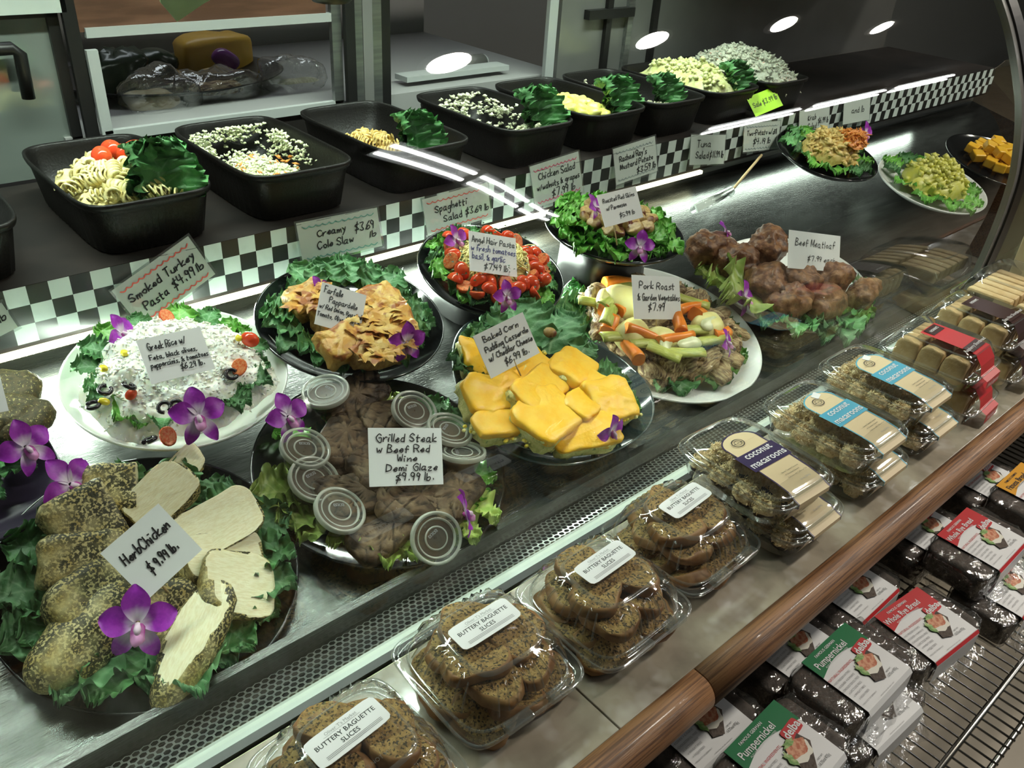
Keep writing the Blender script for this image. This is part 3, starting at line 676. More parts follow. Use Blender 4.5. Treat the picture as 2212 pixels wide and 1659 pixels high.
# --- herb chicken
fh = Fr(.19, .782, -.727, 18)
plate(fh, 'round_platter', 'large round black platter of herb chicken at the near left of the case', 'blackplate', circ(.166), .022)
WHERE = 'the herb chicken platter'
leaves(fh, ringleaves(['kale', 'blue'], 16, .106, 1.0, 60, 300, .0, 12)+[('broad', 5, .085, .75, .006, 14), ('broad', 330, .085, .7, .006, 16), ('blue', 38, .095, .95, .008, 18), ('blue', 262, .10, .85, .004, 8), ('kale', 312, .11, 1.0, .004, 12), ('kale', 285, .105, 1.1, .002, 6), ('blue', 62, .115, .7, .004, 8), ('kale', 345, .12, .9, .002, 10)], WHERE, 'kale leaves under the herb chicken')
def chick(px, py, h, dims, e, cuts, rx, ry, rz, label, seed):
    dims = [q*1.22 for q in dims]; cuts = [(c[0], c[1]*1.22) for c in cuts]; v, f, ix = sell(*dims, e, 34, 20, .0035, 26, seed, [(c[0], c[1], 1) for c in cuts], None, .0009, 110)
    o = put('chicken_piece', mk('chicken_piece', v, f, ['herb', 'chicken'], ix), None, fh.mw(fh.at(px, py, h), rx, ry, rz)); tag(o, label, 'chicken', 'herb crusted chicken pieces')
chick(252, 1062, .020, (.030, .026, .022), .45, [((1, 0, .1), .020)], 20, 0, -22, 'herb crusted chicken piece at the top beside the upper left orchid', 1)
chick(345, 1078, .024, (.036, .024, .020), .45, [((0, -.2, 1), .010)], 10, -12, 18, 'chicken piece with broad pale cut top, right behind the price card', 2)
chick(378, 1030, .012, (.036, .016, .018), .5, [((0, -.2, 1), .008)], 14, -8, 24, 'long pale chicken piece at the very back under the kale', 3)
chick(186, 1122, .030, (.036, .028, .022), .34, [((1, 0, .2), .028)], 26, 0, 6, 'big pale herb-flecked chicken block at upper left, resting on another', 4)
chick(178, 1212, .018, (.038, .026, .022), .42, [], 24, 6, -16, 'dark herb crusted chicken piece beneath the big pale block', 5)
chick(196, 1288, .022, (.042, .028, .022), .7, [], 22, 8, 16, 'rounded chicken piece with the darkest herb crust, left of the price card', 6)
chick(185, 1378, .018, (.056, .030, .020), .95, [], 18, -6, 22, 'pointed oval chicken piece at the front left edge', 7)
chick(468, 1138, .030, (.042, .026, .026), .42, [((.05, .1, 1), .013)], 16, 0, 8, 'chicken block with flat pale top and herb side, right of the price card', 8)
chick(478, 1205, .028, (.038, .026, .024), .5, [((.2, .1, 1), .008)], 14, 8, -16, 'ragged pale sliced chicken piece in the right middle of the platter', 9)
chick(512, 1262, .024, (.036, .032, .028), .5, [((.35, .3, 1), .011)], 20, 10, -28, 'chicken chunk with dark side and pale slanted cut at the right edge', 10)
chick(440, 1240, .012, (.022, .030, .022), .6, [], 10, 0, 20, 'slim herb-flecked chicken piece wedged at the middle right', 11)
chick(372, 1328, .014, (.030, .034, .020), .8, [], 16, 0, -30, 'yellowish chicken piece right below the wooden pick', 12)
chick(418, 1385, .022, (.062, .024, .022), .85, [((.1, .7, 1), .013)], 30, -14, 38, 'long tapering chicken breast lying diagonally at the front', 13)
O_(fh, 152, 1046, .045, 30, 38, 'orchid blossom at the upper left edge of the herb chicken platter', .98)
O_(fh, 298, 1345, .055, -25, 34, 'dark purple orchid blossom just below the herb chicken price card', 1.08)
bs = fh.m @ fh.at(372, 1290, .03)
card('price_card', 'white handwritten herb chicken price card, steeply tilted, on a flat pick', [(231, 1185), (362, 1075), (418, 1200), (303, 1308)], bs+Vector((0, .0, .05)), (-.05, -.80, .6),
     [('HerbChicken', .12, .92, .60, .17), ('$ 9.99 lb.', .30, .80, .27, .16)], pen=.0017, stick=bs)

# --- grilled steak
fs_ = Fr(.516, .791, -.725, 13)
plate(fs_, 'round_platter', 'round black glass-rimmed platter of grilled steak at the front centre', 'blackplate', circ(.174), .022)
WHERE = 'the grilled steak platter'
leaves(fs_, ringleaves('pale', 9, .120, .9, 150, 285, .0, 8)+ringleaves('lett', 3, .125, .7, 120, 170, 0, 6)+[('pale', 275, .135, .95, .006, 14), ('pale', 262, .135, .8, .004, 10), ('lett', 318, .115, .8, .004, 14), ('lett', 5, .105, .75, .004, 14), ('kale', 352, .10, .7, .002, 8), ('pale', 40, .11, .65, .0, 4), ('kale', 88, .12, .9, .004, 10), ('kale', 68, .125, .8, .002, 8), ('pale', 200, .12, .9, .004, 10), ('pale', 172, .13, .9, .006, 8)], WHERE, 'lettuce leaves under the grilled steak')
def grv(v):
    for d, ph in ((Vector((.8, .6, 0)), 0), (Vector((.75, -.66, 0)), .3)):
        q = (v.dot(d)/.017+ph) % 1
        if q < .17 and v.z > 0: v = v-Vector((0, 0, .0026*math.sin(q/.17*PI)))
    return v
def grt(v): return max([math.sin((((v.x*d[0]+v.y*d[1])/.017+ph) % 1)/.17*PI) if ((v.x*d[0]+v.y*d[1])/.017+ph) % 1 < .17 and v.z > 0 else 0 for d, ph in (((.8, .6), 0), ((.75, -.66), .3))])
sp = [(768, 862, .018, .050, .026, 15, 'at the back under the flat-lying gravy cups'), (850, 905, .020, .046, .026, -10, 'behind the price card'), (745, 945, .024, .052, .026, 28, 'at the left with pale fat along its edge'),
      (720, 1000, .020, .044, .024, -20, 'beside the left gravy cups'), (840, 1000, .030, .050, .030, 5, 'hidden mostly by the price card'), (790, 1065, .028, .054, .028, -14, 'in the left foreground below the card'),
      (905, 1080, .028, .052, .028, -28, 'with deep criss-cross scoring right below the pick'), (985, 1075, .020, .048, .022, 22, 'at the right edge'), (850, 1125, .016, .058, .024, 12, 'at the very front of the pile')]
for i, (px, py, h, a, b, rz, tx) in enumerate(sp):
    a *= 1.15; b *= 1.2; v, f, ix = sell(a, b, .013, .5, 110, 34, .0055, 20, 30+i, (), grv, .0007, 95)
    o = put('steak_slab', mk('steak_slab', v, f, ['steak'], ix, tint=[.85*grt(q) for q in v]), None, fs_.mw(fs_.at(px, py, h), jit(10)+6, jit(10), rz)); tag(o, 'scored grilled steak slab '+tx, 'steak', 'grilled steak slabs')
# sauce cups
v1, f1 = loft([ring(.004, .004, .001, 2, 40), ring(.020, .020, .001, 2, 40), ring(.0265, .0265, .026, 2, 40), ring(.0275, .0275, .028, 2, 40)]); CUPM = mk('cup_body', v1, f1, ['lid'])
v1, f1 = loft([ring(.001, .001, .003, 2, 40), ring(.0195, .0195, .003, 2, 40), ring(.0250, .0250, .022, 2, 40), ring(.0245, .0245, .0222, 2, 40), ring(.001, .001, .0222, 2, 40)]); SAUM = mk('gravy', v1, f1, ['sauce'])
v1, f1 = loft([ring(.001, .001, .0295, 2, 60), ring(.014, .014, .0295, 2, 60), ring(.0145, .0145, .0285, 2, 60), ring(.0225, .0225, .0285, 2, 60), ring(.0235, .0235, .031, 2, 60), ring(.0300, .0300, .031, 2, 60), ring(.0312, .0312, .0295, 2, 60, .012, 60), ring(.0312, .0312, .026, 2, 60, .012, 60)]); LIDM = mk('cup_lid', v1, f1, ['lid'], smooth=False)
v1, f1, _ = merge([loft([ring(.0275, .0275, .0312, 2, 48), ring(.0295, .0295, .0330, 2, 48), ring(.0315, .0315, .0320, 2, 48), ring(.0318, .0318, .0262, 2, 48)]), loft([ring(.0215, .0215, .0288, 2, 40), ring(.0228, .0228, .0318, 2, 40), ring(.0240, .0240, .0312, 2, 40)]), loft([ring(.0125, .0125, .0298, 2, 40), ring(.0138, .0138, .0306, 2, 40), ring(.0146, .0146, .0290, 2, 40)])]); LRM = mk('lid_rim', v1, f1, ['lidrim'])
LRT = shift(ftext('SOLO', .007), y=.009)
cups = [(714, 848, .030, 8, -10, -75, 'standing tilted at the back left, leaning on lettuce'), (886, 882, .028, 14, 4, 0, 'at the back right above the price card'), (966, 932, .026, 4, 8, 30, 'half hidden behind the right edge of the price card'),
        (1003, 990, .024, -2, 24, 60, 'at the right of the price card, tipped inward'), (648, 968, .030, 4, 12, -20, 'at the left beside the orchid'), (665, 1030, .022, 16, 6, 10, 'at the left, lying flatter between two others'),
        (718, 1100, .024, 8, 16, -15, 'at the lower left on lettuce'), (932, 1132, .026, 34, -18, 10, 'at the front right under the drooping orchid petal')]
for i, (px, py, h, rx, ry, rz, tx) in enumerate(cups):
    t = thing('sauce_cup', 'lidded clear cup of brown gravy '+tx, 'sauce cup', fs_.mw(fs_.at(px, py, h+.018)-Vector((0, 0, .029)), rx, ry, rz, 1.06), 'gravy cups on the steak platter')
    put('cup_body', CUPM, t); put('gravy', SAUM, t); put('cup_lid', LIDM, t); put('lid_rim', LRM, t)
    lettering(t, {'greytext': [shift(ftext('SOLO', .0055), y=.007), shift(ftext('SOLO', .0055), y=.007, rot=PI)]}, T((0, 0, .0299)))
O_(fs_, 622, 900, .045, 8, 42, 'orchid blossom at the left of the grilled steak platter', .92)
O_(fs_, 1003, 1106, .050, 60, 72, 'drooping side-on orchid blossom over the front gravy cup', .9)
bs = fs_.m @ fs_.at(893, 1075, .03)
card('price_card', 'large white handwritten grilled steak price card on a pick', [(796, 925), (957, 924), (954, 1047), (797, 1051)], bs+Vector((0, .0, .03)), (-.05, -.80, .6),
     [('Grilled Steak', .10, .94, .76, .14), ('w Beef Red', .10, .84, .575, .13), ('Wine', .37, .66, .42, .11), ('Demi Glaze', .22, .94, .255, .12), ('$9.99 lb.', .34, .88, .085, .13)], pen=.0014, stick=bs)

# --- farfalle
ff = Fr(.623, 1.032, -.633, 13)
plate(ff, 'round_platter', 'round black platter of baked pasta squares behind the steak platter', 'blackplate', circ(.147), .02)
WHERE = 'the baked pasta platter'
leaves(ff, ringleaves(['kale', 'blue'], 18, .092, .82, 75, 350, 0, 8)+ringleaves(['blue'], 6, .090, .88, -15, 75, .004, 14), WHERE, 'kale leaves under the baked pasta')
def bake(seed, dims): 
    dims = [q*1.2 for q in dims]; return sm('baked_pasta_square', ['egg', 'crust'], *dims, .34, 40, 20, .004, 60, seed, amp2=.0022, fr2=170)
bk = [(668, 648, .018, (.030, .022, .014), 12, 'browned one at the upper left'), (720, 690, .020, (.026, .030, .015), -8, 'crusty one behind the price card'), (735, 745, .026, (.026, .024, .015), 8, 'bright yellow one at the front left'),
      (818, 660, .022, (.032, .026, .015), 6, 'orange one at the back right'), (838, 705, .026, (.034, .026, .016), -12, 'rough one at the middle right'), (808, 755, .020, (.036, .024, .015), -6, 'wide one at the front'), (770, 705, .014, (.034, .034, .014), 0, 'one under the others in the centre')]
for i, (px, py, h, d, rz, tx) in enumerate(bk):
    o = food(ff, 'baked_pasta_square', bake(60+i, d), 'baked farfalle casserole square, the '+tx, 'pasta bake', px, py, h, jit(8)+6, jit(8), rz, 1, 'baked pasta squares')
    if i in (0, 1, 5): o.data.materials[0] = M['crust']
# bow-tie ruffles lying on the squares (uncountable crust scraps)
ps = []
for i in range(110):
    px, py = random.choice([(818, 660), (838, 705), (808, 755), (668, 648), (800, 690), (850, 735)]); p = ff.at(px+jit(46), py+jit(24), .043+jit(.005))
    a = random.uniform(0, 6.28); L_ = .012+jit(.002); rows = []
    for k in range(5):
        s = -1+k/2; rows.append([p+Vector((math.cos(a)*s*L_-math.sin(a)*q*.009*(.4+abs(s)), math.sin(a)*s*L_+math.cos(a)*q*.009*(.4+abs(s)), .002*math.cos(3*q+s)+.001*k)) for q in (-1, -.3, .3, 1)])
    ps.append(loft(rows, False))
v, f, ix = merge(ps); tag(put('pasta_ruffles', mk('pasta_ruffles', v, f, ['egg']), None, ff.m), 'ruffled crust of bow-tie pasta on top of the casserole squares', 'pasta', kind='stuff')
O_(ff, 878, 738, .045, -10, 60, 'orchid blossom at the right edge of the baked pasta platter', .85)
O_(ff, 690, 625, .035, 20, 55, 'small orchid blossom behind the baked pasta price card', .6)
bs = ff.m @ ff.at(735, 720, .03)
card('price_card', 'white handwritten baked farfalle price card among yellow pasta squares', [(691, 608), (790, 637), (778, 728), (684, 700)], bs+Vector((0, -.012, .0)), (-.05, -.80, .6),
     [('Farfalle', .08, .50, .78, .15), ('Pappardelle', .22, .86, .58, .13), ('w/ Red Onion, Roasted', .04, .98, .40, .10), ('Tomato, Olive', .02, .60, .22, .10), ('$6.99 lb', .64, .98, .24, .14), ('Oil', .50, .62, .06, .10)], pen=.00115, stick=bs)

# --- Greek rice
fr_ = Fr(.345, 1.04, -.640, 14)
plate(fr_, 'oval_platter', 'big white oval bowl-like platter heaped with rice under the shelf', 'whiteplate', oval(.150, .141), .03)
WHERE = 'the white rice platter'
leaves(fr_, ringleaves(['kale', 'lett'], 9, .100, .62, 20, 175, .012, 12)+ringleaves(['lett', 'kale'], 8, .100, .60, 200, 335, .010, 12)+[('kale', 355, .105, .5, .012, 10)], WHERE, 'greens around the rice')
def mound(name, rx, ry, hh, mats, seed, n=44, amp=.004, fr=60, pw=2, sh=.7, amp2=0):
    vs, fs = [], []
    for i in range(n//2+1):
        k = i/(n//2)
        for j in range(n):
            a = 2*PI*j/n; kk = k*(1+.06*math.sin(3*a+seed)+.04*math.sin(7*a+2*seed)); c, s = math.cos(a), math.sin(a)
            q = (abs(c)**pw+abs(s)**pw)**(-1/pw); x, y = rx*kk*c*q, ry*kk*s*q
            z = hh*max(0, 1-k**2.4)**sh+amp*2*nz((x, y, 0), fr, seed)+amp2*abs(nz((x, y, 3), fr*2.4, seed))*2
            vs.append(Vector((x, y, z)))
    for i in range(n//2):
        for j in range(n): b = (j+1) % n; fs.append((i*n+j, (i+1)*n+j, (i+1)*n+b, i*n+b))
    return vs, fs
def crumbs(vs, n, size, sx=1.6, seed=1, off=.0, fl=.8):
    rnd = random.Random(seed); ps = []
    for i in range(n):
        p = rnd.choice(vs)+Vector((rnd.uniform(-.004, .004), rnd.uniform(-.004, .004), rnd.uniform(0, size*.8)+off))
        a, b = rnd.uniform(0, 6.28), rnd.uniform(-fl, fl); u = Vector((math.cos(a)*math.cos(b), math.sin(a)*math.cos(b), math.sin(b)))
        q = u.cross(Vector((0, 0, 1))).normalized(); r = u.cross(q); s = size*rnd.uniform(.6, 1.3)
        ps.append(([p+u*s*sx, p-u*s*sx, p+q*s, p-q*s, p+r*s*.8, p-r*s*.8], [(0, 2, 4), (0, 4, 3), (0, 3, 5), (0, 5, 2), (1, 4, 2), (1, 3, 4), (1, 5, 3), (1, 2, 5)]))
    return merge(ps)
mv, mf = mound('r', .128, .116, .056, [], 3, 130, .0050, 42, 2, .75, .0026)
mv = [v+Vector((0, 0, -.012)) for v in mv]
cv, cf, _ = crumbs(mv, 3000, .0018, 2.0, 5, -.0008, .35)
tag(put('rice_heap', mk('rice_heap', *merge([(mv, mf), (cv, cf)])[:2], ['rice']), None, fr_.m), 'heap of loose white rice filling the white platter', 'rice', kind='stuff')
def halfm(name, rx, ry, rz, skin, flesh, seed): return sm(name, [skin, flesh], rx, ry, rz, 1, 20, 12, .0006, 80, seed, [((0, 0, 1), rz*.12, 1)])
TH = [halfm('tomato_half', .0115+jit(.001), .0150+jit(.002), .0115, 'tomato', 'tomcut', s) for s in range(4)]
TW = sm('cherry_tomato', ['tomato'], .0115, .0145, .0115, 1, 20, 12, .0004, 60, 3)
for px, py, up, tx in ((361, 685, 1, 'at the back of the rice'), (540, 733, 0, 'at the right back edge of the rice'), (516, 793, 1, 'cut side up at the right of the rice'), (363, 942, 1, 'cut side up at the front of the rice'), (283, 852, 0, 'small sliver left of the rice card')):
    food(fr_, 'tomato_half', TH[2] if up else TW, 'cherry tomato half '+tx, 'tomato', px, py, .034, 30 if up else 0, 8, jit(60), .95 if px != 283 else .6, 'tomatoes on the rice')
v, f = tube([(.0065*math.cos(a), .0065*math.sin(a), 0) for a in [k*PI/8 for k in range(15)]], .0024, 6); OLV = mk('olive_ring', v, f, ['olive'])
for px, py, tx in ((227, 842, 'left of the price card'), (279, 833, 'just below left of the price card'), (201, 875, 'at the lower left rim'), (355, 880, 'left of the big orchid'), (380, 878, 'touching the big orchid'), (500, 808, 'beside the right tomato half'), (323, 950, 'at the front edge')):
    food(fr_, 'olive_ring', OLV, 'black olive ring on the rice '+tx, 'olive', px, py, .046 if 230 < px < 480 else .034, 30+jit(30), jit(30), jit(180), 1.15, 'olive rings on the rice')
PEP = sm('pepper_piece', ['pepper'], .0075, .005, .004, .8, 12, 8, .001, 90, 2)
for px, py, tx in ((225, 795, 'upper left'), (224, 868, 'left'), (517, 730, 'right back'), (270, 762, 'near the upper orchid')):
    food(fr_, 'pepper_piece', PEP, 'yellow pepper piece at the '+tx+' of the rice', 'pepper', px, py, .036, 0, 20, jit(90), 1, 'yellow pepper bits on the rice')
O_(fr_, 428, 898, .062, -12, 38, 'big orchid blossom at the front right of the white rice', .98)
O_(fr_, 262, 718, .03, 35, 50, 'orchid blossom at the upper left of the white rice', .75)
bs = fr_.m @ fr_.at(385, 815, .035)
card('price_card', 'white handwritten rice price card lying back in the rice', [(300, 733), (440, 706), (457, 796), (320, 833)], bs+Vector((0, .0, .055)), (0, -.70, .72),
     [('Greek Rice w/', .12, .72, .72, .15), ('Feta, black olives,', .10, .84, .50, .11), ('peppercinis, & tomatoes', .08, .98, .33, .11), ('$6.29 lb.', .50, .88, .15, .12)], pen=.0012)

# --- angel hair pasta with tomatoes
fa = Fr(.905, 1.022, -.617, 15)
plate(fa, 'round_platter', 'round black platter of thin yellow noodles ringed with tomatoes', 'blackplate', circ(.131), .02)
WHERE = 'the noodle and tomato platter'
leaves(fa, ringleaves(['lett', 'kale'], 11, .094, .62, 95, 250, 0, 6)+ringleaves(['lett', 'kale'], 9, .090, .66, 255, 360, .004, 10)+[('kale', 15, .09, .6, .004, 8), ('kale', 35, .09, .6, .004, 8), ('kale', 60, .095, .6, .004, 8)], WHERE, 'greens under the noodles')
ps = []; rnd = random.Random(4)
for i in range(260):
    c = Vector((rnd.gauss(0, .030), rnd.gauss(0.002, .022), 0)); r0 = rnd.uniform(.016, .040); a0 = rnd.uniform(0, 6.28); tw = rnd.choice((-1, 1))*rnd.uniform(1.6, 4); pts = []
    for k in range(15):
        t_ = k/14; a = a0+tw*t_+.5*math.sin(5*t_+i); r = r0*(1+.25*math.sin(3*t_+a0)); x, y = c.x+r*math.cos(a), c.y+r*.85*math.sin(a)
        z = .044*max(0, 1-(x*x/.0060+y*y/.0050))**.6+.004+.003*math.sin(9*t_+i)+rnd.uniform(-.001, .001); pts.append((x, y, z))
    ps.append(tube(pts, .00125, 4, False))
bv, bf = mound('n', .066, .058, .036, [], 4, 30, .003, 50); ps.append((bv, bf))
v, f, ix = merge(ps); tag(put('noodle_heap', mk('noodle_heap', v, f, ['noodle']), None, fa.m), 'tangled heap of thin yellow noodles in the middle of the tomato platter', 'noodles', kind='stuff')
tm = []
for i in range(46):
    a = math.radians(random.uniform(100, 262) if i < 26 else random.uniform(262, 460)); r = random.uniform(.066, .100) if i < 26 else random.uniform(.072, .098)
    tm.append((a % (2*PI), r))
good = []
for a, r in sorted(tm):
    if all(((r*math.sin(a)-q*math.sin(b))**2+(r*math.cos(a)-q*math.cos(b))**2) > .0165**2 for b, q in good): good.append((a, r))
for i in range(40):
    a, r = math.radians(95+i*4.4), .068+.031*((i*7) % 5)/4
    if all(((r*math.sin(a)-q*math.sin(b))**2+(r*math.cos(a)-q*math.cos(b))**2) > .0175**2 for b, q in good): good.append((a, r))
good.sort()
for i, (a, r) in enumerate(good):
    up = (i % 5) in (1, 3); v = Vector((r*math.sin(a), r*math.cos(a), .016+.006*(r < .09)))
    tag(put('tomato_half', TH[i % 4], None, fa.mw(v, (25 if up else 165)+jit(28), jit(25), jit(180), 1.12)), ORD[i]+' halved cherry tomato clockwise from the back of the noodle platter, '+('cut' if up else 'skin')+' side up', 'tomato', 'halved tomatoes around the noodles')
ps = []
for i in range(90):
    a = random.uniform(0, 6.28); r = random.uniform(.03, .11); p = Vector((r*math.sin(a), r*math.cos(a), .030 if r > .06 else .045)); q = jit(3)
    ps.append(([p, p+Vector((math.cos(q)*.006, math.sin(q)*.006, .001)), p+Vector((math.cos(q+.8)*.005, math.sin(q+.8)*.005, .002))], [(0, 1, 2)]))
v, f, ix = merge(ps); tag(put('chopped_basil', mk('chopped_basil', v, f, ['basil']), None, fa.m), 'scraps of chopped dark basil over tomatoes and noodles', 'herbs', kind='stuff')
O_(fa, 1095, 640, .045, -15, 46, 'orchid blossom at the front of the noodle platter', .72)
O_(fa, 985, 517, .04, 20, 46, 'orchid blossom at the back left of the noodle platter', .72)
bs = fa.m @ fa.at(1062, 600, .03)
c_ = card('price_card', 'white price card with blurred blue ink on the noodle platter', [(1021, 501), (1122, 517), (1109, 597), (1006, 582)], bs+Vector((0, 0, .01)), (-.05, -.80, .6),
     [('Angel Hair Pasta', .06, .98, .74, .15), ('$7.49 lb.', .30, .86, .10, .14)], pen=.00125, extra=('inkblue', [('w fresh tomatoes', .04, .99, .53, .15), ('basil, & garlic', .06, .76, .33, .15)]))

# --- roasted red skins
fk = Fr(1.185, .990, -.590, 6)
plate(fk, 'round_platter', 'round black platter of roasted potatoes in lettuce at the back', 'blackplate', circ(.134), .02)
WHERE = 'the roasted potato platter'
leaves(fk, ringleaves('lett', 22, .078, .92, 0, 360, 0, 8)+ringleaves('lett', 16, .072, .80, 0, 360, .008, 14), WHERE, 'lettuce under the roasted potatoes')
PC = [sm('potato_chunk', ['potato', 'redskin'], .015+jit(.003), .012, .010, .7, 16, 10, .002, 60, s, [((.3, .2, 1), .005, 0)]) for s in range(5)]
PD = sm('potato_chunk', ['redskin', 'potato'], .014, .012, .010, .8, 16, 10, .002, 60, 9, [((.2, -.5, 1), .004, 1)])
pts = []
for i in range(150):
    a = random.uniform(0, 6.28); r = .074*math.sqrt(random.random()); x, y = r*math.cos(a), r*math.sin(a)*.85
    if all((x-u)**2+(y-v)**2 > .0165**2 for u, v in pts): pts.append((x, y))
pts.sort(key=lambda p: math.atan2(p[0], p[1]) % (2*PI))
for i, (x, y) in enumerate(pts):
    me = PD if i % 4 == 0 else PC[i % 5]; r = math.hypot(x, y)
    tag(put('potato_chunk', me, None, fk.mw((x, y, .012+.026*max(0, 1-(r/.1)**2)), jit(40), jit(40), jit(180), 1.05)), ORD[i]+' roasted potato chunk clockwise from the back of its lettuce ring, '+('red-skinned' if me is PD else 'golden'), 'potato', 'roasted potato chunks')
O_(fk, 1382, 532, .035, -40, 46, 'orchid blossom at the front of the roasted potato platter', .78)
O_(fk, 1285, 447, .05, 20, 46, 'orchid blossom behind the roasted potato price card', .7)
bs = fk.m @ fk.at(1333, 530, .02)
card('price_card', 'white handwritten roasted potato card on a long pick', [(1294, 422), (1379, 401), (1384, 470), (1302, 492)], bs+Vector((0, -.01, .0)), (-.05, -.84, .5),
     [('Roasted Red Skins', .10, .92, .72, .13), ('w/ Parmesan', .14, .66, .48, .13), ('$5.99 lb', .42, .82, .18, .13)], pen=.0011, stick=bs)
for fr, tx, r_ in ((fa, 'noodle', .06), (fk, 'roasted potato', .09)):
    b = fr.m @ Vector((0, .02, -.027)); hh = b.z-dz(b.y)
    v, f = loft([ring(.085, .06, 0, 5, 40), ring(.08, .056, hh-.004, 5, 40), ring(.076, .052, hh-.001, 5, 40)], True, True, True)
    tag(put('riser', mk('riser', v, f, ['black']), None, T((b.x, b.y, dz(b.y)))), 'low black riser block tucked under the '+tx+' platter', 'riser')
# --- baked corn pudding casserole on a three-sided smoky plate
fc = Fr(.815, .772, -.695, 13)
def tri(a):
    r = .160*(1+.07*math.cos(3*(a+math.radians(32)))); return (r*math.cos(a)*.98, r*math.sin(a)*1.06)
plate(fc, 'rounded_triangle_platter', 'smoky rounded-triangle platter of yellow cheese casserole', 'glassplate', tri, .022)
WHERE = 'the cheese casserole platter'
leaves(fc, ringleaves(['kale', 'blue'], 15, .100, .88, 115, 300, 0, 8)+ringleaves('blue', 5, .11, 1.0, 300, 360, .004, 10)+[('broad', 15, .085, 1.05, .006, 14), ('broad', 42, .085, 1.0, .004, 10), ('blue', 75, .10, .7, .002, 8), ('kale', 105, .105, .7, 0, 6)], WHERE, 'kale leaves under the cheese casserole')
cz = [(1030, 775, .014, (.022, .030, .013), -20, 'dark-edged one at the back left under the card'), (1130, 805, .028, (.036, .024, .014), 10, 'one right of the pick'), (1065, 855, .030, (.042, .026, .015), -12, 'one at the far left'),
      (1232, 800, .032, (.036, .026, .015), 22, 'uppermost one at the back right'), (1160, 850, .036, (.044, .024, .015), 16, 'one in the middle'), (1180, 900, .034, (.044, .032, .015), 12, 'broad one in the centre front'),
      (1268, 862, .032, (.046, .020, .014), 26, 'narrow one pointing right'), (1315, 868, .030, (.034, .028, .015), -8, 'one at the right corner'), (1110, 915, .022, (.052, .018, .013), -14, 'long low one at the front left'),
      (1262, 935, .022, (.044, .024, .012), -22, 'thin one at the front right by the orchid'), (1095, 805, .016, (.030, .020, .012), 0, 'one half hidden behind the card')]
for i, (px, py, h, d, rz, tx) in enumerate(cz):
    d = (d[0]*1.22, d[1]*1.3, d[2]*1.15)
    t = thing('casserole_slice', 'cheddar-topped corn casserole slice, the '+tx, 'casserole', fc.mw(fc.at(px, py, h), 8+jit(6), jit(10), rz), 'cheddar-topped casserole slices')
    put('pudding', sm('pudding', ['pudding'], d[0]*.97, d[1]*.95, d[2], .4, 40, 20, .0035, 60, 80+i, amp2=.0026, fr2=160), t, T((0, 0, -.006)))
    v, f, ix = sell(d[0], d[1], d[2]*.5, .42, 48, 20, .0048, 40, 90+i, amp2=.0009, fr2=150)
    put('cheese_top', mk('cheese_top', v, f, ['cheddar']), t, T((.001, 0, d[2]*.45)))
kn = []
for px, py in [(1020, 925), (1060, 905), (1080, 935), (1150, 955), (1200, 890), (1240, 905), (1290, 850), (1345, 900), (1365, 895), (1310, 930), (1180, 780), (1160, 770), (1175, 945), (1050, 925), (1100, 945), (1330, 885)]:
    for k in range(13):
        p = fc.at(px+jit(20), py+jit(10), .020+jit(.007)); q = sell(.0035, .0028, .0025, .9, 7, 5); kn.append(([v+p for v in q[0]], q[1], 0 if k % 2 else 1))
v, f, ix = merge(kn); tag(put('corn_crumbs', mk('corn_crumbs', v, f, ['pudding', 'corn'], ix), None, fc.m), 'loose corn kernels and pudding crumbs between casserole slices', 'corn', kind='stuff')
food(fc, 'charred_vegetable', sm('charred_vegetable', ['potato'], .012, .010, .008, .9, 16, 10, .002, 60, 3), 'small charred vegetable nub on the broad kale leaf', 'vegetable', 1188, 718, .030)
O_(fc, 1322, 930, .040, 6, 74, 'orchid blossom with dark purple petal at the right of the cheese casserole', .78)
bs = fc.m @ fc.at(1125, 812, .045)
card('price_card', 'white handwritten corn casserole price card, tilted left, on a pick', [(1020, 728), (1128, 674), (1167, 762), (1062, 817)], bs+Vector((0, 0, .0)), (-.05, -.82, .55),
     [('Baked Corn', .14, .84, .76, .13), ('Pudding Casserole', .10, .97, .55, .13), ('w/ Cheddar Cheese', .10, .98, .34, .13), ('$6.99 lb.', .34, .84, .12, .14)], pen=.0013, stick=bs)

# --- pork roast and vegetables
fp = Fr(1.160, .828, -.728, 13)
plate(fp, 'oval_platter', 'big white platter of sliced pork and vegetables right of the casserole', 'whiteplate', oval(.196, .196, 2.05), .016)
WHERE = 'the pork and vegetable platter'
leaves(fp, ringleaves(['kale', 'blue'], 6, .150, 1.0, 280, 355, 0, 8)+ringleaves('kale', 9, .128, .9, 60, 240, 0, 6)+[('lett', 150, .125, .85, .004, 8), ('lett', 168, .125, .8, .004, 8), ('lett', 132, .125, .7, .002, 8), ('kale', 10, .135, .7, .002, 8)], WHERE, 'greens under the pork')
PK = [sm('pork_piece', ['pork'], .040+jit(.006), .024+jit(.003), .013+jit(.002), .75, 44, 22, .011, 40, s, amp2=.0046, fr2=110) for s in range(140, 149)]
pk = []
for k in range(17): a = math.radians(88+k*(330-88)/16); pk.append((a, .118+jit(.008), .012))
for k in range(12): a = math.radians(95+k*(320-95)/11); pk.append((a, .082+jit(.008), .020))
for k in range(5): a = math.radians(-32+k*26); pk.append((a % (2*PI), .108+jit(.006), .010))
for k in range(5): a = math.radians(k*72); pk.append((a % (2*PI), .035, .012))
pk.sort(key=lambda q: q[0])
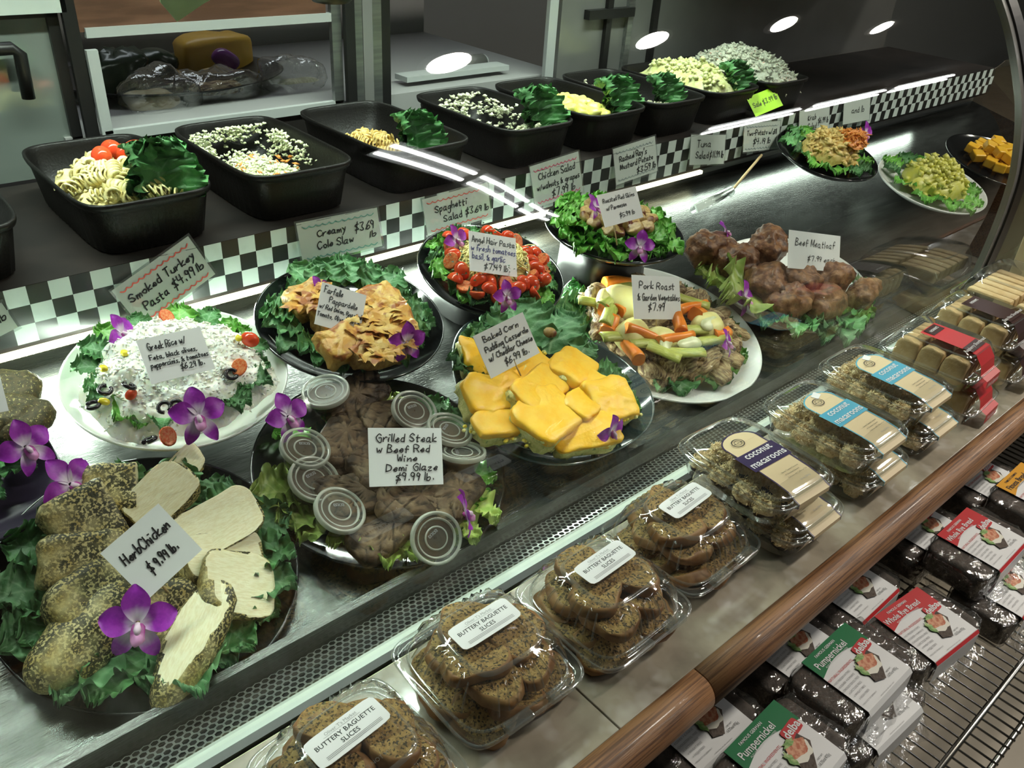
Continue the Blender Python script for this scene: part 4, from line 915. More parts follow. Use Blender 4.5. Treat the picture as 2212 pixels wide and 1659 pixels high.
for i, (a, r, h) in enumerate(pk):
    tag(put('pork_piece', PK[i % 9], None, fp.mw((r*math.sin(a), r*math.cos(a), h), jit(22), jit(22), -math.degrees(a)+90*(i % 2)+jit(35), 1.05+jit(.15))), ORD[i]+' shaggy roast pork slice clockwise from the back of the platter, '+('outer' if r > .1 else 'inner')+' ring', 'pork', 'roast pork slices')
BP = [sm('boiled_potato', ['boiled'], .030, .024, .020, .85, 28, 16, .003, 30, s) for s in (1, 2)]
for px, py, k, tx in ((1365, 725, 1.0, 'left of the price card, largest'), (1350, 655, 1.15, 'behind the price card at the left'), (1425, 735, .85, 'under the pick'), (1530, 705, .9, 'at the right'), (1310, 650, .7, 'at the back left')):
    food(fp, 'boiled_potato', BP[int(px) % 2], 'pale boiled potato '+tx, 'potato', px, py, .042, 10, 0, jit(60), k*1.2, 'boiled potatoes on the pork')
def stick(name, m, L_, r0, r1, e, seed): 
    q = lambda a: (abs(math.cos(a))**e+abs(math.sin(a))**e)**(-1/e)
    rings = []
    for i in range(9):
        u = -1+i/4; r = r0+(r1-r0)*(u+1)/2; rings.append([Vector((u*L_, r*q(2*PI*j/14)*math.cos(2*PI*j/14)+.12*r*math.sin(3*u+seed), r*q(2*PI*j/14)*math.sin(2*PI*j/14)+.002*math.cos(2*u+seed))) for j in range(14)])
    v, f = loft(rings, True, True, True); return mk(name, v, f, [m])
def cel(name, L_, r, seed):
    rings = []
    for i in range(7):
        u = -1+i/3; row = []
        for j in range(20):
            a = 2*PI*j/20; rr = r*(1+.05*math.cos(10*a)); z = rr*math.sin(a)*.6
            if z < 0: z *= .25; z += .35*r*(1-(math.cos(a))**2)
            row.append(Vector((u*L_, rr*math.cos(a), z+.02*L_*math.cos(2*u+seed))))
        rings.append(row)
    v, f = loft(rings, True, True, True); return mk(name, v, f, ['celery'])
CR = [stick('carrot_stick', 'carrot', .026, .0095, .0075, 3, 1), stick('carrot_stick', 'carrot', .034, .0090, .0065, 2, 2), stick('carrot_stick', 'carrot', .016, .011, .009, 4, 3)]
CE = [cel('celery_stick', .024, .0095, 1), cel('celery_stick', .030, .009, 2)]
# (px, py, h, mesh, yaw, pitch, words)
for px, py, h, me, rz, ry, tx in [(1335, 610, .036, CR[0], -18, 0, 'at the top behind the card'), (1318, 668, .040, CR[2], 0, 8, 'at the upper left under celery'), (1345, 667, .044, CR[2], 10, 0, 'touching the card at its left'),
        (1318, 703, .042, CR[2], 30, -12, 'short round one at the left'), (1364, 758, .048, CR[0], 62, 10, 'standing nearly upright in front'), (1396, 722, .056, CR[1], -38, 8, 'long slanting one in the centre'), (1460, 730, .054, CR[1], -8, 0, 'long one at the middle right'),
        (1465, 692, .052, CR[0], 50, -6, 'thick square one below the card corner'), (1494, 663, .050, CR[1], -4, 0, 'one at the right of the card'), (1508, 680, .048, CR[2], 10, 20, 'small round end at the right'), (1555, 722, .040, CR[2], -12, 0, 'piece beside the right orchid')]:
    food(fp, 'carrot_stick', me, 'orange carrot stick, '+tx, 'carrot', px, py, h, jit(15), ry, rz, 1.2, 'carrot sticks on the pork')
for px, py, h, me, rz, ry, tx in [(1320, 648, .050, CE[0], 10, 0, 'pale one at the upper left'), (1315, 682, .050, CE[0], 32, 0, 'green one over the carrot at the left'), (1283, 655, .036, CE[0], -40, 0, 'curved one at the far left'), (1332, 728, .046, CE[0], -22, 0, 'thick dark one at the lower left'),
        (1392, 742, .048, CE[0], -26, 0, 'one under the long carrot'), (1434, 762, .058, CE[0], -62, 0, 'one pointing at the viewer'), (1480, 762, .050, CE[1], -24, 0, 'long one at the front right'), (1508, 712, .048, CE[1], -20, 0, 'long one at the middle right'),
        (1540, 735, .042, CE[1], -14, 0, 'pale one beside the right orchid'), (1490, 650, .050, CE[1], -50, 0, 'thin one behind the right carrots'), (1350, 615, .034, CE[0], 0, 0, 'one at the back')]:
    food(fp, 'celery_stick', me, 'green celery stick, '+tx, 'celery', px, py, h, 0, ry, rz, 1.25, 'celery sticks on the pork')
for i, (px, py) in enumerate([(1490, 742), (1535, 698), (1440, 745)]):
    food(fp, 'onion_petal', sm('onion_petal', ['onion'], .026, .012, .005, .9, 20, 8, .003, 40, i), 'pale translucent onion layer '+('in the front', 'at the right', 'in the centre')[i]+' of the vegetables', 'onion', px, py, .056, 20, 0, -14+i*20, 1, 'onion layers on the pork')
O_(fp, 1570, 738, .052, 30, 60, 'orchid blossom at the right of the pork and vegetables', .72)
O_(fp, 1290, 590, .03, 0, 60, 'orchid blossom at the back left of the pork platter', .70)
bs = fp.m @ fp.at(1418, 712, .045)
card('price_card', 'white square handwritten pork roast price card on a pick', [(1367, 596), (1470, 597), (1469, 692), (1367, 687)], bs+Vector((0, -.005, .0)), (-.05, -.84, .5),
     [('Pork Roast', .14, .90, .70, .16), ('& Garden Vegetables', .10, .99, .44, .15), ('$7.99', .30, .66, .20, .16)], pen=.0013, stick=bs)

# --- beef meatloaf
fm = Fr(1.56, .795, -.724, 13)
plate(fm, 'oval_platter', 'white oval platter of dark meat loaves at the right of the case', 'whiteplate', oval(.20, .158), .016)
WHERE = 'the meat loaf platter'
leaves(fm, [('pale', 268, .15, 1.9, .020, 16), ('pale', 284, .17, 1.2, .012, 12), ('pale', 296, .18, 1.0, .006, 10), ('kale', 236, .175, 1.2, .014, 12), ('kale', 250, .185, 1.1, .010, 10), ('blue', 210, .15, 1.2, .008, 8), ('kale', 222, .165, 1.1, .010, 8), ('kale', 190, .135, 1.1, .006, 8), ('lett', 172, .12, 1.0, .006, 6), ('lett', 158, .13, .9, .004, 4), ('kale', 140, .14, .8, .004, 4), ('kale', 120, .16, .7, .004, 4), ('kale', 330, .12, .7, .004, 8), ('blue', 215, .14, .7, .004, 8)], WHERE, 'greens under the meat loaves')
ml = [(1535, 540, .035, .050, .040, 'at the upper left'), (1590, 568, .035, .046, .038, 'at the left front of the back row'), (1655, 535, .038, .048, .038, 'in the back centre'), (1655, 610, .040, .044, .040, 'in the left middle, largest in front'), (1725, 610, .040, .046, .040, 'right below the price card'),
      (1795, 605, .034, .046, .036, 'at the right of the price card'), (1700, 660, .028, .050, .036, 'at the front'), (1780, 655, .026, .048, .034, 'at the front right'), (1860, 640, .022, .040, .030, 'at the far right')]
for i, (px, py, h, a, b, tx) in enumerate(ml):
    me = sm('meat_loaf', ['meatloaf'], a*1.1, b*1.0, .034, .75, 40, 22, .007, 34, 200+i, amp2=.0028, fr2=120)
    food(fm, 'meat_loaf', me, 'glossy dark brown meat loaf '+tx+' of its platter', 'meat loaf', px, py, h, 0, jit(8), jit(40), 1, 'individual meat loaves')
O_(fm, 1608, 642, .04, 12, 50, 'large orchid blossom at the left front of the meat loaves', .95)
O_(fm, 1567, 500, .06, 60, 55, 'orchid blossom on top of the back left meat loaf', .75)
bs = fm.m @ fm.at(1755, 590, .05)
card('price_card', 'white handwritten meat loaf price card standing among the loaves', [(1706, 499), (1817, 508), (1811, 590), (1700, 576)], bs+Vector((0, -.01, .01)), (-.05, -.90, .4),
     [('Beef Meatloaf', .12, .90, .62, .19), ('$7.99 each', .36, .92, .24, .13)], pen=.0013)

# --- veggie patties, cut by the left edge
fv = Fr(.045, 1.0, -.650, 13)
ov = oval(.115, .125, 6)
plate(fv, 'rounded_platter', 'dark violet rounded square platter of green patties at the left edge', 'purpleplate', ov, .014)
WHERE = 'the green patty platter'
leaves(fv, ringleaves(['kale', 'blue'], 5, .060, .8, 40, 120, .002, 8)+[('kale', 200, .07, .6, 0, 4), ('blue', 150, .06, .5, 0, 4), ('kale', 20, .05, .6, 0, 6), ('kale', 350, .06, .6, 0, 6), ('kale', 180, .08, .6, 0, 4)], WHERE, 'kale under the green patties')
for i, (px, py, tx) in enumerate([(22, 850, 'behind'), (40, 905, 'in front of it, nearest'), (-30, 880, 'cut by the picture edge')]):
    food(fv, 'green_patty', sm('green_patty', ['patty'], .036, .034, .014, .7, 30, 14, .003, 50, 5+i, amp2=.0016, fr2=170), 'speckled green vegetable patty, the one '+tx, 'patty', px, py, .026, 10, 0, jit(40), 1, 'green patties')
O_(fv, 55, 965, .04, 15, 44, 'orchid blossom in front of the green patties', .9)
bs = fv.m @ fv.at(-20, 880, .03)
card('price_card', 'white price card edge sticking in at the left before green patties', [(-90, 822), (3, 806), (15, 888), (-78, 905)], bs+Vector((0, -.03, .02)), (0, -.80, .6), [], pen=.0013)

# --- more of the case further right, small in the picture
def farplate(fr, m, rx, ry, label, w): plate(fr, 'oval_platter', label, m, oval(rx, ry), .016)
f1_ = Fr(2.08, 1.06, -.60, 14); farplate(f1_, 'blackplate', .15, .13, 'black platter of pasta salad right of the meat loaves, far along', '')
leaves(f1_, ringleaves(['kale', 'lett'], 12, .085, .8, 0, 360, 0, 8), 'the far pasta salad platter', 'greens under the far pasta salad')
mv, mf = mound('x', .085, .07, .05, [], 6, 40, .008, 50); cv, cf, _ = crumbs(mv, 260, .007, 1.8, 7)
tag(put('salad_heap', mk('salad_heap', *merge([(mv, mf), (cv, cf)])[:2], ['ypasta']), None, f1_.m), 'heap of yellow pasta salad on the far black platter', 'salad', kind='stuff')
mv, mf = mound('x', .05, .04, .02, [], 8, 30, .004, 60); cv, cf, _ = crumbs(mv, 160, .003, 3.5, 9, .004)
tag(put('carrot_heap', mk('carrot_heap', *merge([(mv, mf), (cv, cf)])[:2], ['shred']), None, f1_.m @ T((.03, -.03, .045))), 'shredded carrot topping the far pasta salad', 'carrot', kind='stuff')
orchid(f1_.m @ T((.085, -.03, .06)) @ RX(.9), 'orchid blossom beside the shredded carrot, far right', .8)
f2_ = Fr(2.30, .86, -.66, 14); farplate(f2_, 'whiteplate', .17, .14, 'white platter of potato salad beyond the glass joint', '')
leaves(f2_, ringleaves(['kale', 'lett'], 12, .10, .8, 0, 360, 0, 8), 'the far potato salad platter', 'greens under the far potato salad')
mv, mf = mound('x', .10, .08, .05, [], 12, 40, .008, 50); cv, cf, _ = crumbs(mv, 200, .009, 1.2, 17)
tag(put('salad_heap', mk('salad_heap', *merge([(mv, mf), (cv, cf)])[:2], ['mustard']), None, f2_.m), 'heap of yellow potato salad on the far white platter', 'salad', kind='stuff')
f3_ = Fr(2.70, .85, -.66, 14); farplate(f3_, 'blackplate', .18, .15, 'black platter of cheese cubes at the far right end', '')
CB = boxm('cheese_cube', -.016, .016, -.016, .016, -.012, .012, 'cheddar', .003); n_ = 0
for i in range(5):
    for j in range(5):
        for k in range(2):
            if (i-2)**2+(j-2)**2 < 7-4*k:
                tag(put('cheese_cube', CB, None, f3_.mw(((i-2)*.036+jit(.006), (j-2)*.036+jit(.006), .006+k*.026), jit(12), jit(12), jit(40))), 'yellow cheese cube, row %s from the left, %s from the front, %s layer' % (ORD[i], ORD[j], ('lower', 'upper')[k]), 'cheese', 'cheese cubes at the far end')

# thermometer on a pick hanging from the shelf edge
a, b = PY(1645, 335, 1.16), PY(1578, 415, 1.10); c, d = PY(1578, 412, 1.10), PY(1500, 452, 1.07)
t = thing('thermometer', 'glass tube thermometer with scale hanging below the checkered border', 'thermometer', T(c))
v, f = tube([a-c, b-c], .0035, 8); put('hanger', mk('hanger', v, f, ['pick']), t)
v, f = tube([Vector((0, 0, 0)), d-c], .011, 14); put('glass_tube', mk('glass_tube', v, f, ['plastic']), t)
dd = (d-c); u = dd.normalized(); n = Vector((-.72, -.62, .30)); n = (n-u*n.dot(u)).normalized(); s = n.cross(u)
mw = Matrix((-u, s, n)).transposed().to_4x4()
put('scale_plate', boxm('scale_plate', -dd.length*.94, -.008, -.0095, .0095, -.004, 0, 'cardpale'), t, mw)
tk = [([Vector((-.012-i*.003, y0, .0006)), Vector((-.0132-i*.003, y0, .0006)), Vector((-.0132-i*.003, y1, .0006)), Vector((-.012-i*.003, y1, .0006))], [(0, 1, 2, 3)]) for i in range(24) for y0, y1 in ((.003, .007), (-.007, -.003))]
v, f, ix = merge(tk); put('scale_marks', mk('scale_marks', v, f, ['ink'], smooth=False), t, mw)
v, f = loft([ring(.012, .012, 0, 2, 20), ring(.014, .014, .010, 2, 20)], True, True, True); put('end_cap', mk('end_cap', v, f, ['plasticrim']), t, Matrix((s, n, u)).transposed().to_4x4())
# ------------------------------------------------------------------ salad bins on the shelf
def binmesh():
    W, D, H = .100, .168, .082; n = 120
    def rr(hx, hy, z, rib=0):
        out = []
        for i in range(n):
            a = 2*PI*(i+.5)/n; c, s = math.cos(a), math.sin(a); q = (abs(c)**6+abs(s)**6)**(-1/6)
            k = rib*(1 if i % 2 else -1); out.append(Vector((hx*c*q+k*c, hy*s*q+k*s, z)))
        return out
    body = [rr(W*.80, D*.86, -H), rr(W*.84, D*.89, -H+.004, .0012), rr(W*.93, D*.955, -.016, .0012), rr(W*.93, D*.955, -.012), rr(W*.985, D*.99, -.009), rr(W, D, -.004), rr(W, D, .0), rr(W*.975, D*.985, .0015), rr(W*.955, D*.972, -.002), rr(W*.93, D*.955, -.010), rr(W*.82, D*.885, -H+.006), rr(.002, .002, -H+.006)]
    v, f = loft(body, True, True); return mk('bin_body', v, f, ['bin'])
BIN = binmesh()
bins = [(.140, 'smoked'), (.411, 'turkey'), (.660, 'slaw'), (.912, 'spaghetti'), (1.190, 'chicken'), (1.415, 'mustard'), (1.632, 'tuna'), (1.850, 'potato'), (2.080, 'krab')]
BW = {'smoked': 'cut off by the left edge with dark kale', 'turkey': 'of creamy fusilli with tomatoes', 'slaw': 'nearly emptied of cole slaw', 'spaghetti': 'low on yellow fusilli', 'chicken': 'smeared with chicken salad', 'mustard': 'of yellow potato chunks', 'tuna': 'with scraps of tuna salad', 'potato': 'heaped with potato salad', 'krab': 'heaped with pale seafood salad, farthest right'}
BM = {}
for x, k in bins:
    mw = T((x, 1.368, CZ-.448)) @ RZ(jit(.02)); BM[k] = mw
    tag(put('salad_bin', BIN, None, mw), 'deep black ribbed bin '+BW[k], 'bin', 'black salad bins on the shelf')
# kale tufts standing in the front corners
def tuft(k, dx, dy, dzz, n, sc, where):
    for i in range(n):
        a = -50+100*(i+.5)/n; me = BINK[i % 3]
        o = put('kale_leaf', me, None, BM[k] @ T((dx+.006*(i-n/2), dy+.022, dzz+.012)) @ RZ(math.radians(-a*.7)) @ RX(math.radians(70-14*(i % 2))) @ SC(sc*.82)); tag(o, ORD[i]+' kale leaf from the left, standing in the bin '+where, 'leaf', 'kale in the salad bins')
tuft('smoked', -.01, -.13, -.035, 5, 1.3, 'cut off by the left edge'); tuft('turkey', .034, -.140, -.040, 5, 1.35, 'of creamy fusilli'); tuft('spaghetti', .012, -.125, -.045, 4, 1.15, 'of yellow fusilli')
tuft('chicken', .045, -.125, -.040, 5, 1.25, 'of chicken salad'); tuft('mustard', .062, -.120, -.040, 5, 1.2, 'of yellow potatoes'); tuft('tuna', .02, -.115, -.045, 4, 1.1, 'of tuna salad'); tuft('potato', .062, -.13, -.035, 4, 1.1, 'of potato salad')
# pasta spirals
def fusilli(m, L_=.038, r=.0095, turns=2.6):
    vs, fs = [], []; n = 30
    for i in range(n+1):
        u = i/n; a = u*turns*2*PI
        for arm in range(2):
            b = a+arm*PI
            vs += [Vector((L_*(u-.5), .0022*math.cos(b), .0022*math.sin(b))), Vector((L_*(u-.5)+.0012, r*math.cos(b), r*math.sin(b))), Vector((L_*(u-.5)+.0036, r*math.cos(b), r*math.sin(b)))]
    for i in range(n):
        for arm in range(2):
            a = i*6+arm*3; b = a+6; fs += [(a, a+1, b+1, b), (a+1, a+2, b+2, b+1), (a+2, a, b, b+2)]
    return mk('fusilli', vs, fs, [m])
FU = fusilli('pasta'); FY = fusilli('ypasta', .044, .0085, 3.2)
def heap(k, x, y, n, me, rx, ry, z0, hh, label, grp, sc=1, cat='pasta'):
    q = []
    for i in range(n):
        a = random.uniform(0, 6.28)*7; r = math.sqrt((i+.5)/n); q.append((rx*r*math.cos(a), ry*r*math.sin(a), r))
    for i, (px, py, r) in enumerate(sorted(q, key=lambda p: -p[1])):
        z = z0+hh*(1-r*r)+jit(.003)
        tag(put('fusilli', me, None, BM[k] @ T((x+px, y+py, z)) @ RZ(random.uniform(0, 6.28)) @ RY(jit(.4)) @ SC(sc*(1+jit(.1)))), label.replace('*', ORD[i]), cat, grp)
def heapbase(k, x, y, rx, ry, z0, hh, m, name, label, seed=1, amp=.004, fr=50, cr=0, cs=.004, pw=4, sx=1.4):
    mv, mf = mound('h', rx, ry, hh, [], seed, 44, amp, fr, pw, .7, amp*.6); L_ = [(mv, mf)]
    if cr: q = crumbs(mv, cr, cs, sx, seed+2); L_.append((q[0], q[1]))
    v, f, _ = merge(L_); return tag(put(name, mk(name, v, f, [m]), None, BM[k] @ T((x, y, z0))), label, 'salad', kind='stuff')
heapbase('turkey', -.005, -.02, .072, .116, -.034, .022, 'pasta', 'pasta_dressing', 'creamy dressing and pasta scraps under the fusilli with tomatoes', 2, .005, 60, 200, .004)
heap('turkey', -.008, -.03, 48, FU, .070, .100, -.014, .020, 'creamy fusilli spiral, * from the back in the bin with tomatoes', 'creamy fusilli spirals', 1.12)
for i, (x, y, z) in enumerate([(.012, .035, .006), (-.012, .01, .006), (.028, .02, .002), (.055, .05, -.004)]):
    tag(put('tomato_half', TW, None, BM['turkey'] @ T((x, y, z+.010)) @ RZ(jit(1)) @ SC(1.35)), 'grape tomato '+['at the back', 'at the left front, brightest', 'right of the others, glossy', 'small one at the far right'][i]+' on creamy fusilli', 'tomato', 'tomatoes on the creamy fusilli')
heapbase('slaw', .0, -.02, .060, .125, -.062, .022, 'slaw', 'cole_slaw', 'remains of creamy cole slaw in the bottom of its bin', 4, .005, 70, 900, .0028, 3)
def smear(k, pts, n, m, name, label, size, seed, sx=1.6):
    rnd = random.Random(seed); vs = []
    for (x, y, z, sx_, sy_, sz_) in pts:
        for _ in range(60): vs.append(Vector((max(-.080, min(.080, x+rnd.gauss(0, sx_))), max(-.140, min(.142, y+rnd.gauss(0, sy_))), min(-.010, z+rnd.gauss(0, sz_)))))
    v, f, _ = crumbs(vs, n, size, sx, seed); return tag(put(name, mk(name, v, f, [m]), None, BM[k]), label, 'salad', kind='stuff')
smear('slaw', [(-.055, .12, -.025, .012, .014, .008), (-.02, .146, -.02, .03, .003, .008), (.03, .142, -.022, .022, .004, .012), (-.072, .02, -.03, .003, .05, .012), (.074, .03, -.03, .003, .05, .014), (.077, .09, -.022, .003, .02, .010), (0, .1, -.05, .04, .02, .006), (-.076, -.06, -.035, .003, .03, .01)], 1500, 'slaw', 'slaw_smears', 'cole slaw shreds stuck to the walls of the emptied bin', .0028, 3)
smear('slaw', [(0, -.02, -.04, .04, .07, .004)], 60, 'shred', 'slaw_carrot', 'orange carrot shreds in the cole slaw', .003, 8, 2.4)
heapbase('spaghetti', -.02, -.02, .055, .100, -.058, .018, 'ypasta', 'pasta_base', 'oily pasta scraps under the yellow fusilli', 5, .004, 50, 60, .004)
heap('spaghetti', -.026, -.015, 34, FY, .042, .075, -.040, .018, 'yellow fusilli spiral, * from the back of its nearly empty bin', 'yellow fusilli spirals', 1.05)
heapbase('chicken', .012, -.105, .045, .034, -.050, .034, 'chsalad', 'chicken_salad', 'lump of creamy chicken salad at the front of its bin', 6, .005, 45, 120, .004)
smear('chicken', [(-.02, .10, -.035, .03, .03, .014), (.03, .142, -.022, .02, .004, .012), (-.04, .05, -.058, .03, .03, .006), (.075, .06, -.03, .003, .04, .012), (-.076, .06, -.03, .003, .05, .012), (.01, .0, -.06, .03, .04, .004)], 1300, 'chsalad', 'salad_smears', 'chicken salad smears on the walls of its bin', .0034, 13)
heapbase('mustard', -.01, .00, .070, .125, -.045, .022, 'mustard', 'mustard_potatoes', 'yellow dressing and mash under the potato chunks', 7, .006, 38, 150, .006)
for j_, (_, i) in enumerate(sorted([(-math.sqrt((i+.5)/26)*math.sin(i*2.4), i) for i in range(26)])):
    a = i*2.4; r = math.sqrt((i+.5)/26); me = [sm('potato_chunk', ['mustard'], .017, .014, .011, .6, 16, 10, .003, 50, 300+q) for q in range(3)] if j_ == 0 else me
    tag(put('potato_chunk', me[i % 3], None, BM['mustard'] @ T((-.012+.055*r*math.cos(a), -.02+.10*r*math.sin(a), -.018+.014*(1-r))) @ RZ(a) @ RX(jit(.6))), 'soft yellow potato chunk in mustard dressing, '+ORD[j_]+' from the back of the bin', 'potato', 'mustard potato chunks')
heapbase('tuna', -.03, -.10, .040, .034, -.045, .026, 'tuna', 'tuna_salad', 'remaining lump of tuna salad at the front of its bin', 8, .006, 60, 200, .003)
smear('tuna', [(-.02, .06, -.030, .03, .03, .014), (.02, .08, -.03, .02, .02, .016), (-.03, .02, -.05, .03, .03, .006), (.05, -.12, -.035, .02, .01, .006)], 900, 'tuna', 'tuna_smears', 'tuna salad smears inside the bin', .003, 23, 2)
heapbase('potato', -.005, -.005, .086, .150, -.035, .060, 'potsalad', 'potato_salad', 'tall heap of pale yellow potato salad with dill', 9, .008, 34, 260, .008, 2.5, 1)
heapbase('krab', .0, .0, .100, .155, -.030, .075, 'krab', 'seafood_salad', 'big heap of pale shredded seafood salad in the farthest bin', 10, .007, 50, 1400, .0042, 2.5, 2)

# cards on the checkered border
AN = Vector((0, 1.176, CZ-.57)); NB = (0, -.97, .24)
def bcard(name, label, cs, lines, border, pen=.0017, **k): return card(name, label, cs, AN, NB, lines, 'cardpale', pen, 'ink', border, None, True, **k)
bcard('price_card', 'plastic-sleeved card corner with lb at the left edge of the checkered border', [(-128, 716), (4, 654), (38, 706), (-94, 776)], [('lb', .82, .97, .42, .3)], None)
bcard('price_card', 'crooked sleeved smoked turkey pasta card with red scalloped lines', [(241, 630), (401, 512), (470, 590), (308, 708)], [('Smoked Turkey', .08, .94, .56, .17), ('Pasta', .16, .48, .26, .17), ('$4.99', .54, .84, .26, .19), ('lb', .86, .97, .26, .15)], 'inkred', .002)
bcard('price_card', 'sleeved creamy cole slaw card with teal scalloped lines', [(634, 483), (808, 451), (832, 528), (660, 570)], [('Creamy', .22, .58, .58, .17), ('Cole Slaw', .20, .66, .28, .17), ('$3.69', .68, .94, .52, .2), ('lb', .86, .96, .30, .15)], 'inkteal', .0017)
bcard('price_card', 'sleeved spaghetti salad card with orange scalloped lines', [(900, 438), (1040, 400), (1074, 462), (935, 503)], [('Spaghetti', .16, .66, .56, .18), ('Salad', .26, .56, .26, .17), ('$3.69 lb', .60, .98, .26, .18)], 'inkred')
bcard('price_card', 'sleeved chicken salad card with pink scalloped lines', [(1123, 378), (1233, 341), (1275, 399), (1177, 432)], [('Chicken Salad', .14, .90, .62, .16), ('w/walnuts & grapes', .08, .97, .38, .14), ('$7.99 lb', .36, .86, .14, .16)], 'inkpink', .0016)
bcard('price_card', 'sleeved mustard potato card with grey scalloped lines', [(1310, 332), (1403, 304), (1432, 358), (1345, 390)], [("Rachael Ray's", .12, .78, .60, .16), ('Mustard Potato', .12, .92, .38, .15), ('$3.59 lb', .50, .98, .14, .16)], 'inkgrey', .0017)
bcard('price_card', 'plain pale tuna salad card leaning on the checkered border', [(1479, 297), (1558, 298), (1573, 347), (1503, 350)], [('Tuna', .18, .60, .60, .22), ('Salad', .16, .54, .22, .22), ('$11.99 lb', .56, .98, .24, .22)], None)
bcard('price_card', 'sleeved two-potato with dill card with grey scalloped lines', [(1598, 272), (1677, 266), (1690, 316), (1615, 323)], [('Two-Potato w/dill', .08, .92, .56, .18), ('$4.19 lb', .26, .76, .24, .2)], 'inkgrey', .0018)
bcard('price_card', 'pale seafood salad card, second from the right on the border', [(1720, 245), (1784, 235), (1798, 277), (1732, 290)], [('Krab', .28, .56, .58, .2), ('Salad', .28, .58, .24, .2), ('$6.99 lb', .62, .98, .38, .22)], None)
bcard('price_card', 'dim grey card farthest right on the checkered border', [(1817, 220), (1873, 211), (1885, 253), (1827, 264)], [('and lb', .3, .8, .4, .24)], None)
card('price_note', 'neon green sale note stuck to the front of the potato salad bin', [(1604, 220), (1668, 198), (1695, 217), (1640, 243)], Vector((0, 1.19, CZ-.50)), (0, -.75, .66), [('Sale $3.99 lb', .08, .95, .4, .24)], 'neon', .0016)

# ------------------------------------------------------------------ things in the back room seen through the rear window
zc = B(224, 290).z-.004
def Q(px, py, y): return PY(px, py, y)
t = Q(520, 190, 1.85)
v, f = loft([ring(.02, .02, 0, 2, 48), ring(.16, .12, 0, 2, 48), ring(.24, .18, .02, 2, 48), ring(.25, .19, .022, 2, 48), ring(.24, .18, .016, 2, 48), ring(.15, .11, -.004, 2, 48)])
tag(put('serving_platter', mk('serving_platter', v, f, ['black']), None, T((.74, 1.93, zc+.006))), 'dark round platter with wrapped foods behind the rear window', 'platter')
def bk_(name, me, px, py, y, label, cat, h=.03, **k):
    q = Q(px, py, y); return tag(put(name, me, None, T(q) @ RZ(k.get('rz', 0)) @ RY(k.get('ry', 0)) @ SC(k.get('s', 1))), label, cat)
bk_('wrapped_flatbread', sm('wrapped_flatbread', ['palebread'], .058, .05, .022, .8, 24, 12, .006, 30, 1), 325, 222, 1.80, 'pale plastic-wrapped bread at the left behind the rear window', 'bread')
bk_('eggplant', sm('eggplant', ['veg'], .05, .035, .035, .9, 24, 12, .004, 30, 2), 330, 140, 1.98, 'dark green-black vegetable behind the wrapped bread', 'vegetable')
bk_('lettuce_bunch', sm('lettuce_bunch', ['veg'], .06, .05, .045, .9, 24, 12, .012, 40, 3, amp2=.006, fr2=120), 255, 160, 1.90, 'dark leafy bunch at the left side of the rear window', 'vegetable')
bk_('cheese_block', sm('cheese_block', ['cheese'], .085, .05, .05, .4, 24, 12, .004, 30, 4), 462, 122, 2.02, 'large yellow cheese block in the middle of the rear window', 'cheese')
bk_('purple_onion', sm('purple_onion', ['onionskin'], .03, .026, .022, .9, 24, 12, .003, 30, 5), 487, 128, 1.90, 'purple onion lying on the yellow cheese', 'onion', rz=-.5, ry=.5)
bk_('meat_roll', sm('meat_roll', ['pork'], .065, .035, .03, .8, 24, 12, .005, 30, 6), 470, 205, 1.84, 'brownish wrapped meat in the middle of the window', 'meat')
bk_('salami', sm('salami', ['tuna'], .06, .022, .022, .8, 24, 12, .003, 30, 7), 645, 190, 1.84, 'wrapped pink and yellow roll at the right of the window', 'meat')
for i, (px, py, y, s, tx) in enumerate([(345, 205, 1.77, (.075, .05, .05), 'over the pale bread'), (470, 190, 1.80, (.09, .05, .04), 'over the brown meat'), (630, 165, 1.80, (.075, .05, .045), 'at the right of the window')]):
    bk_('plastic_wrap', sm('plastic_wrap', ['film'], *s, .7, 26, 14, .012, 26, 50+i), px, py, y, 'crumpled clear plastic wrap '+tx, 'plastic wrap')
q = Q(1010, 138, 1.80); v, f = tube([(-.05, 0, 0), (.05, 0, 0)], .022, 20)
tag(put('wrapped_roll', mk('wrapped_roll', v, f, ['greypanel']), None, T(q)), 'grey wrapped roll lying on the inner white shelf', 'roll')
v, f = tube([(.05, 0, 0), (.053, 0, 0)], .020, 20); tag(put('wrapped_roll_end', mk('wrapped_roll_end', v, f, ['whiteframe']), None, T(q+Vector((.004, 0, 0)))), 'white round end piece of the wrapped roll', 'roll')
# hanging things at the top of the picture
c4 = [Q(340, -8, 1.3), Q(462, -14, 1.3), Q(382, 46, 1.3), Q(352, 8, 1.3)]
gl = [Q(x, y, 1.3) for x, y in ((335, -60), (560, -60), (440, 8), (383, 47), (347, 5))]
v = gl+[p+Vector((0, .002, 0)) for p in gl]; f = [(0, 1, 2, 3, 4), (9, 8, 7, 6, 5)]+[(i, (i+1) % 5, (i+1) % 5+5, i+5) for i in range(5)]
tag(put('hanging_paper', mk('hanging_paper', v, f, ['palegreen'], smooth=False), None), 'pale green folded paper hanging into view at the top', 'paper')
q = Q(715, -12, 1.32); v, f = loft([ring(.002, .002, 0, 2, 32), ring(.030, .030, .001, 2, 32), ring(.040, .040, .012, 2, 32), ring(.042, .042, .05, 2, 32), ring(.040, .040, .05, 2, 32)])
tag(put('hanging_pan', mk('hanging_pan', v, f, ['black']), None, T(q+Vector((0, 0, -.012)))), 'round black pan bottom hanging at the top above the rear post', 'pan')
# ------------------------------------------------------------------ packages on the marble ledge
ZM = CZ-.72
def setplane(cs, h): q = [P(x, y, h) for x, y in cs]; return sum(q, Vector())/len(q)
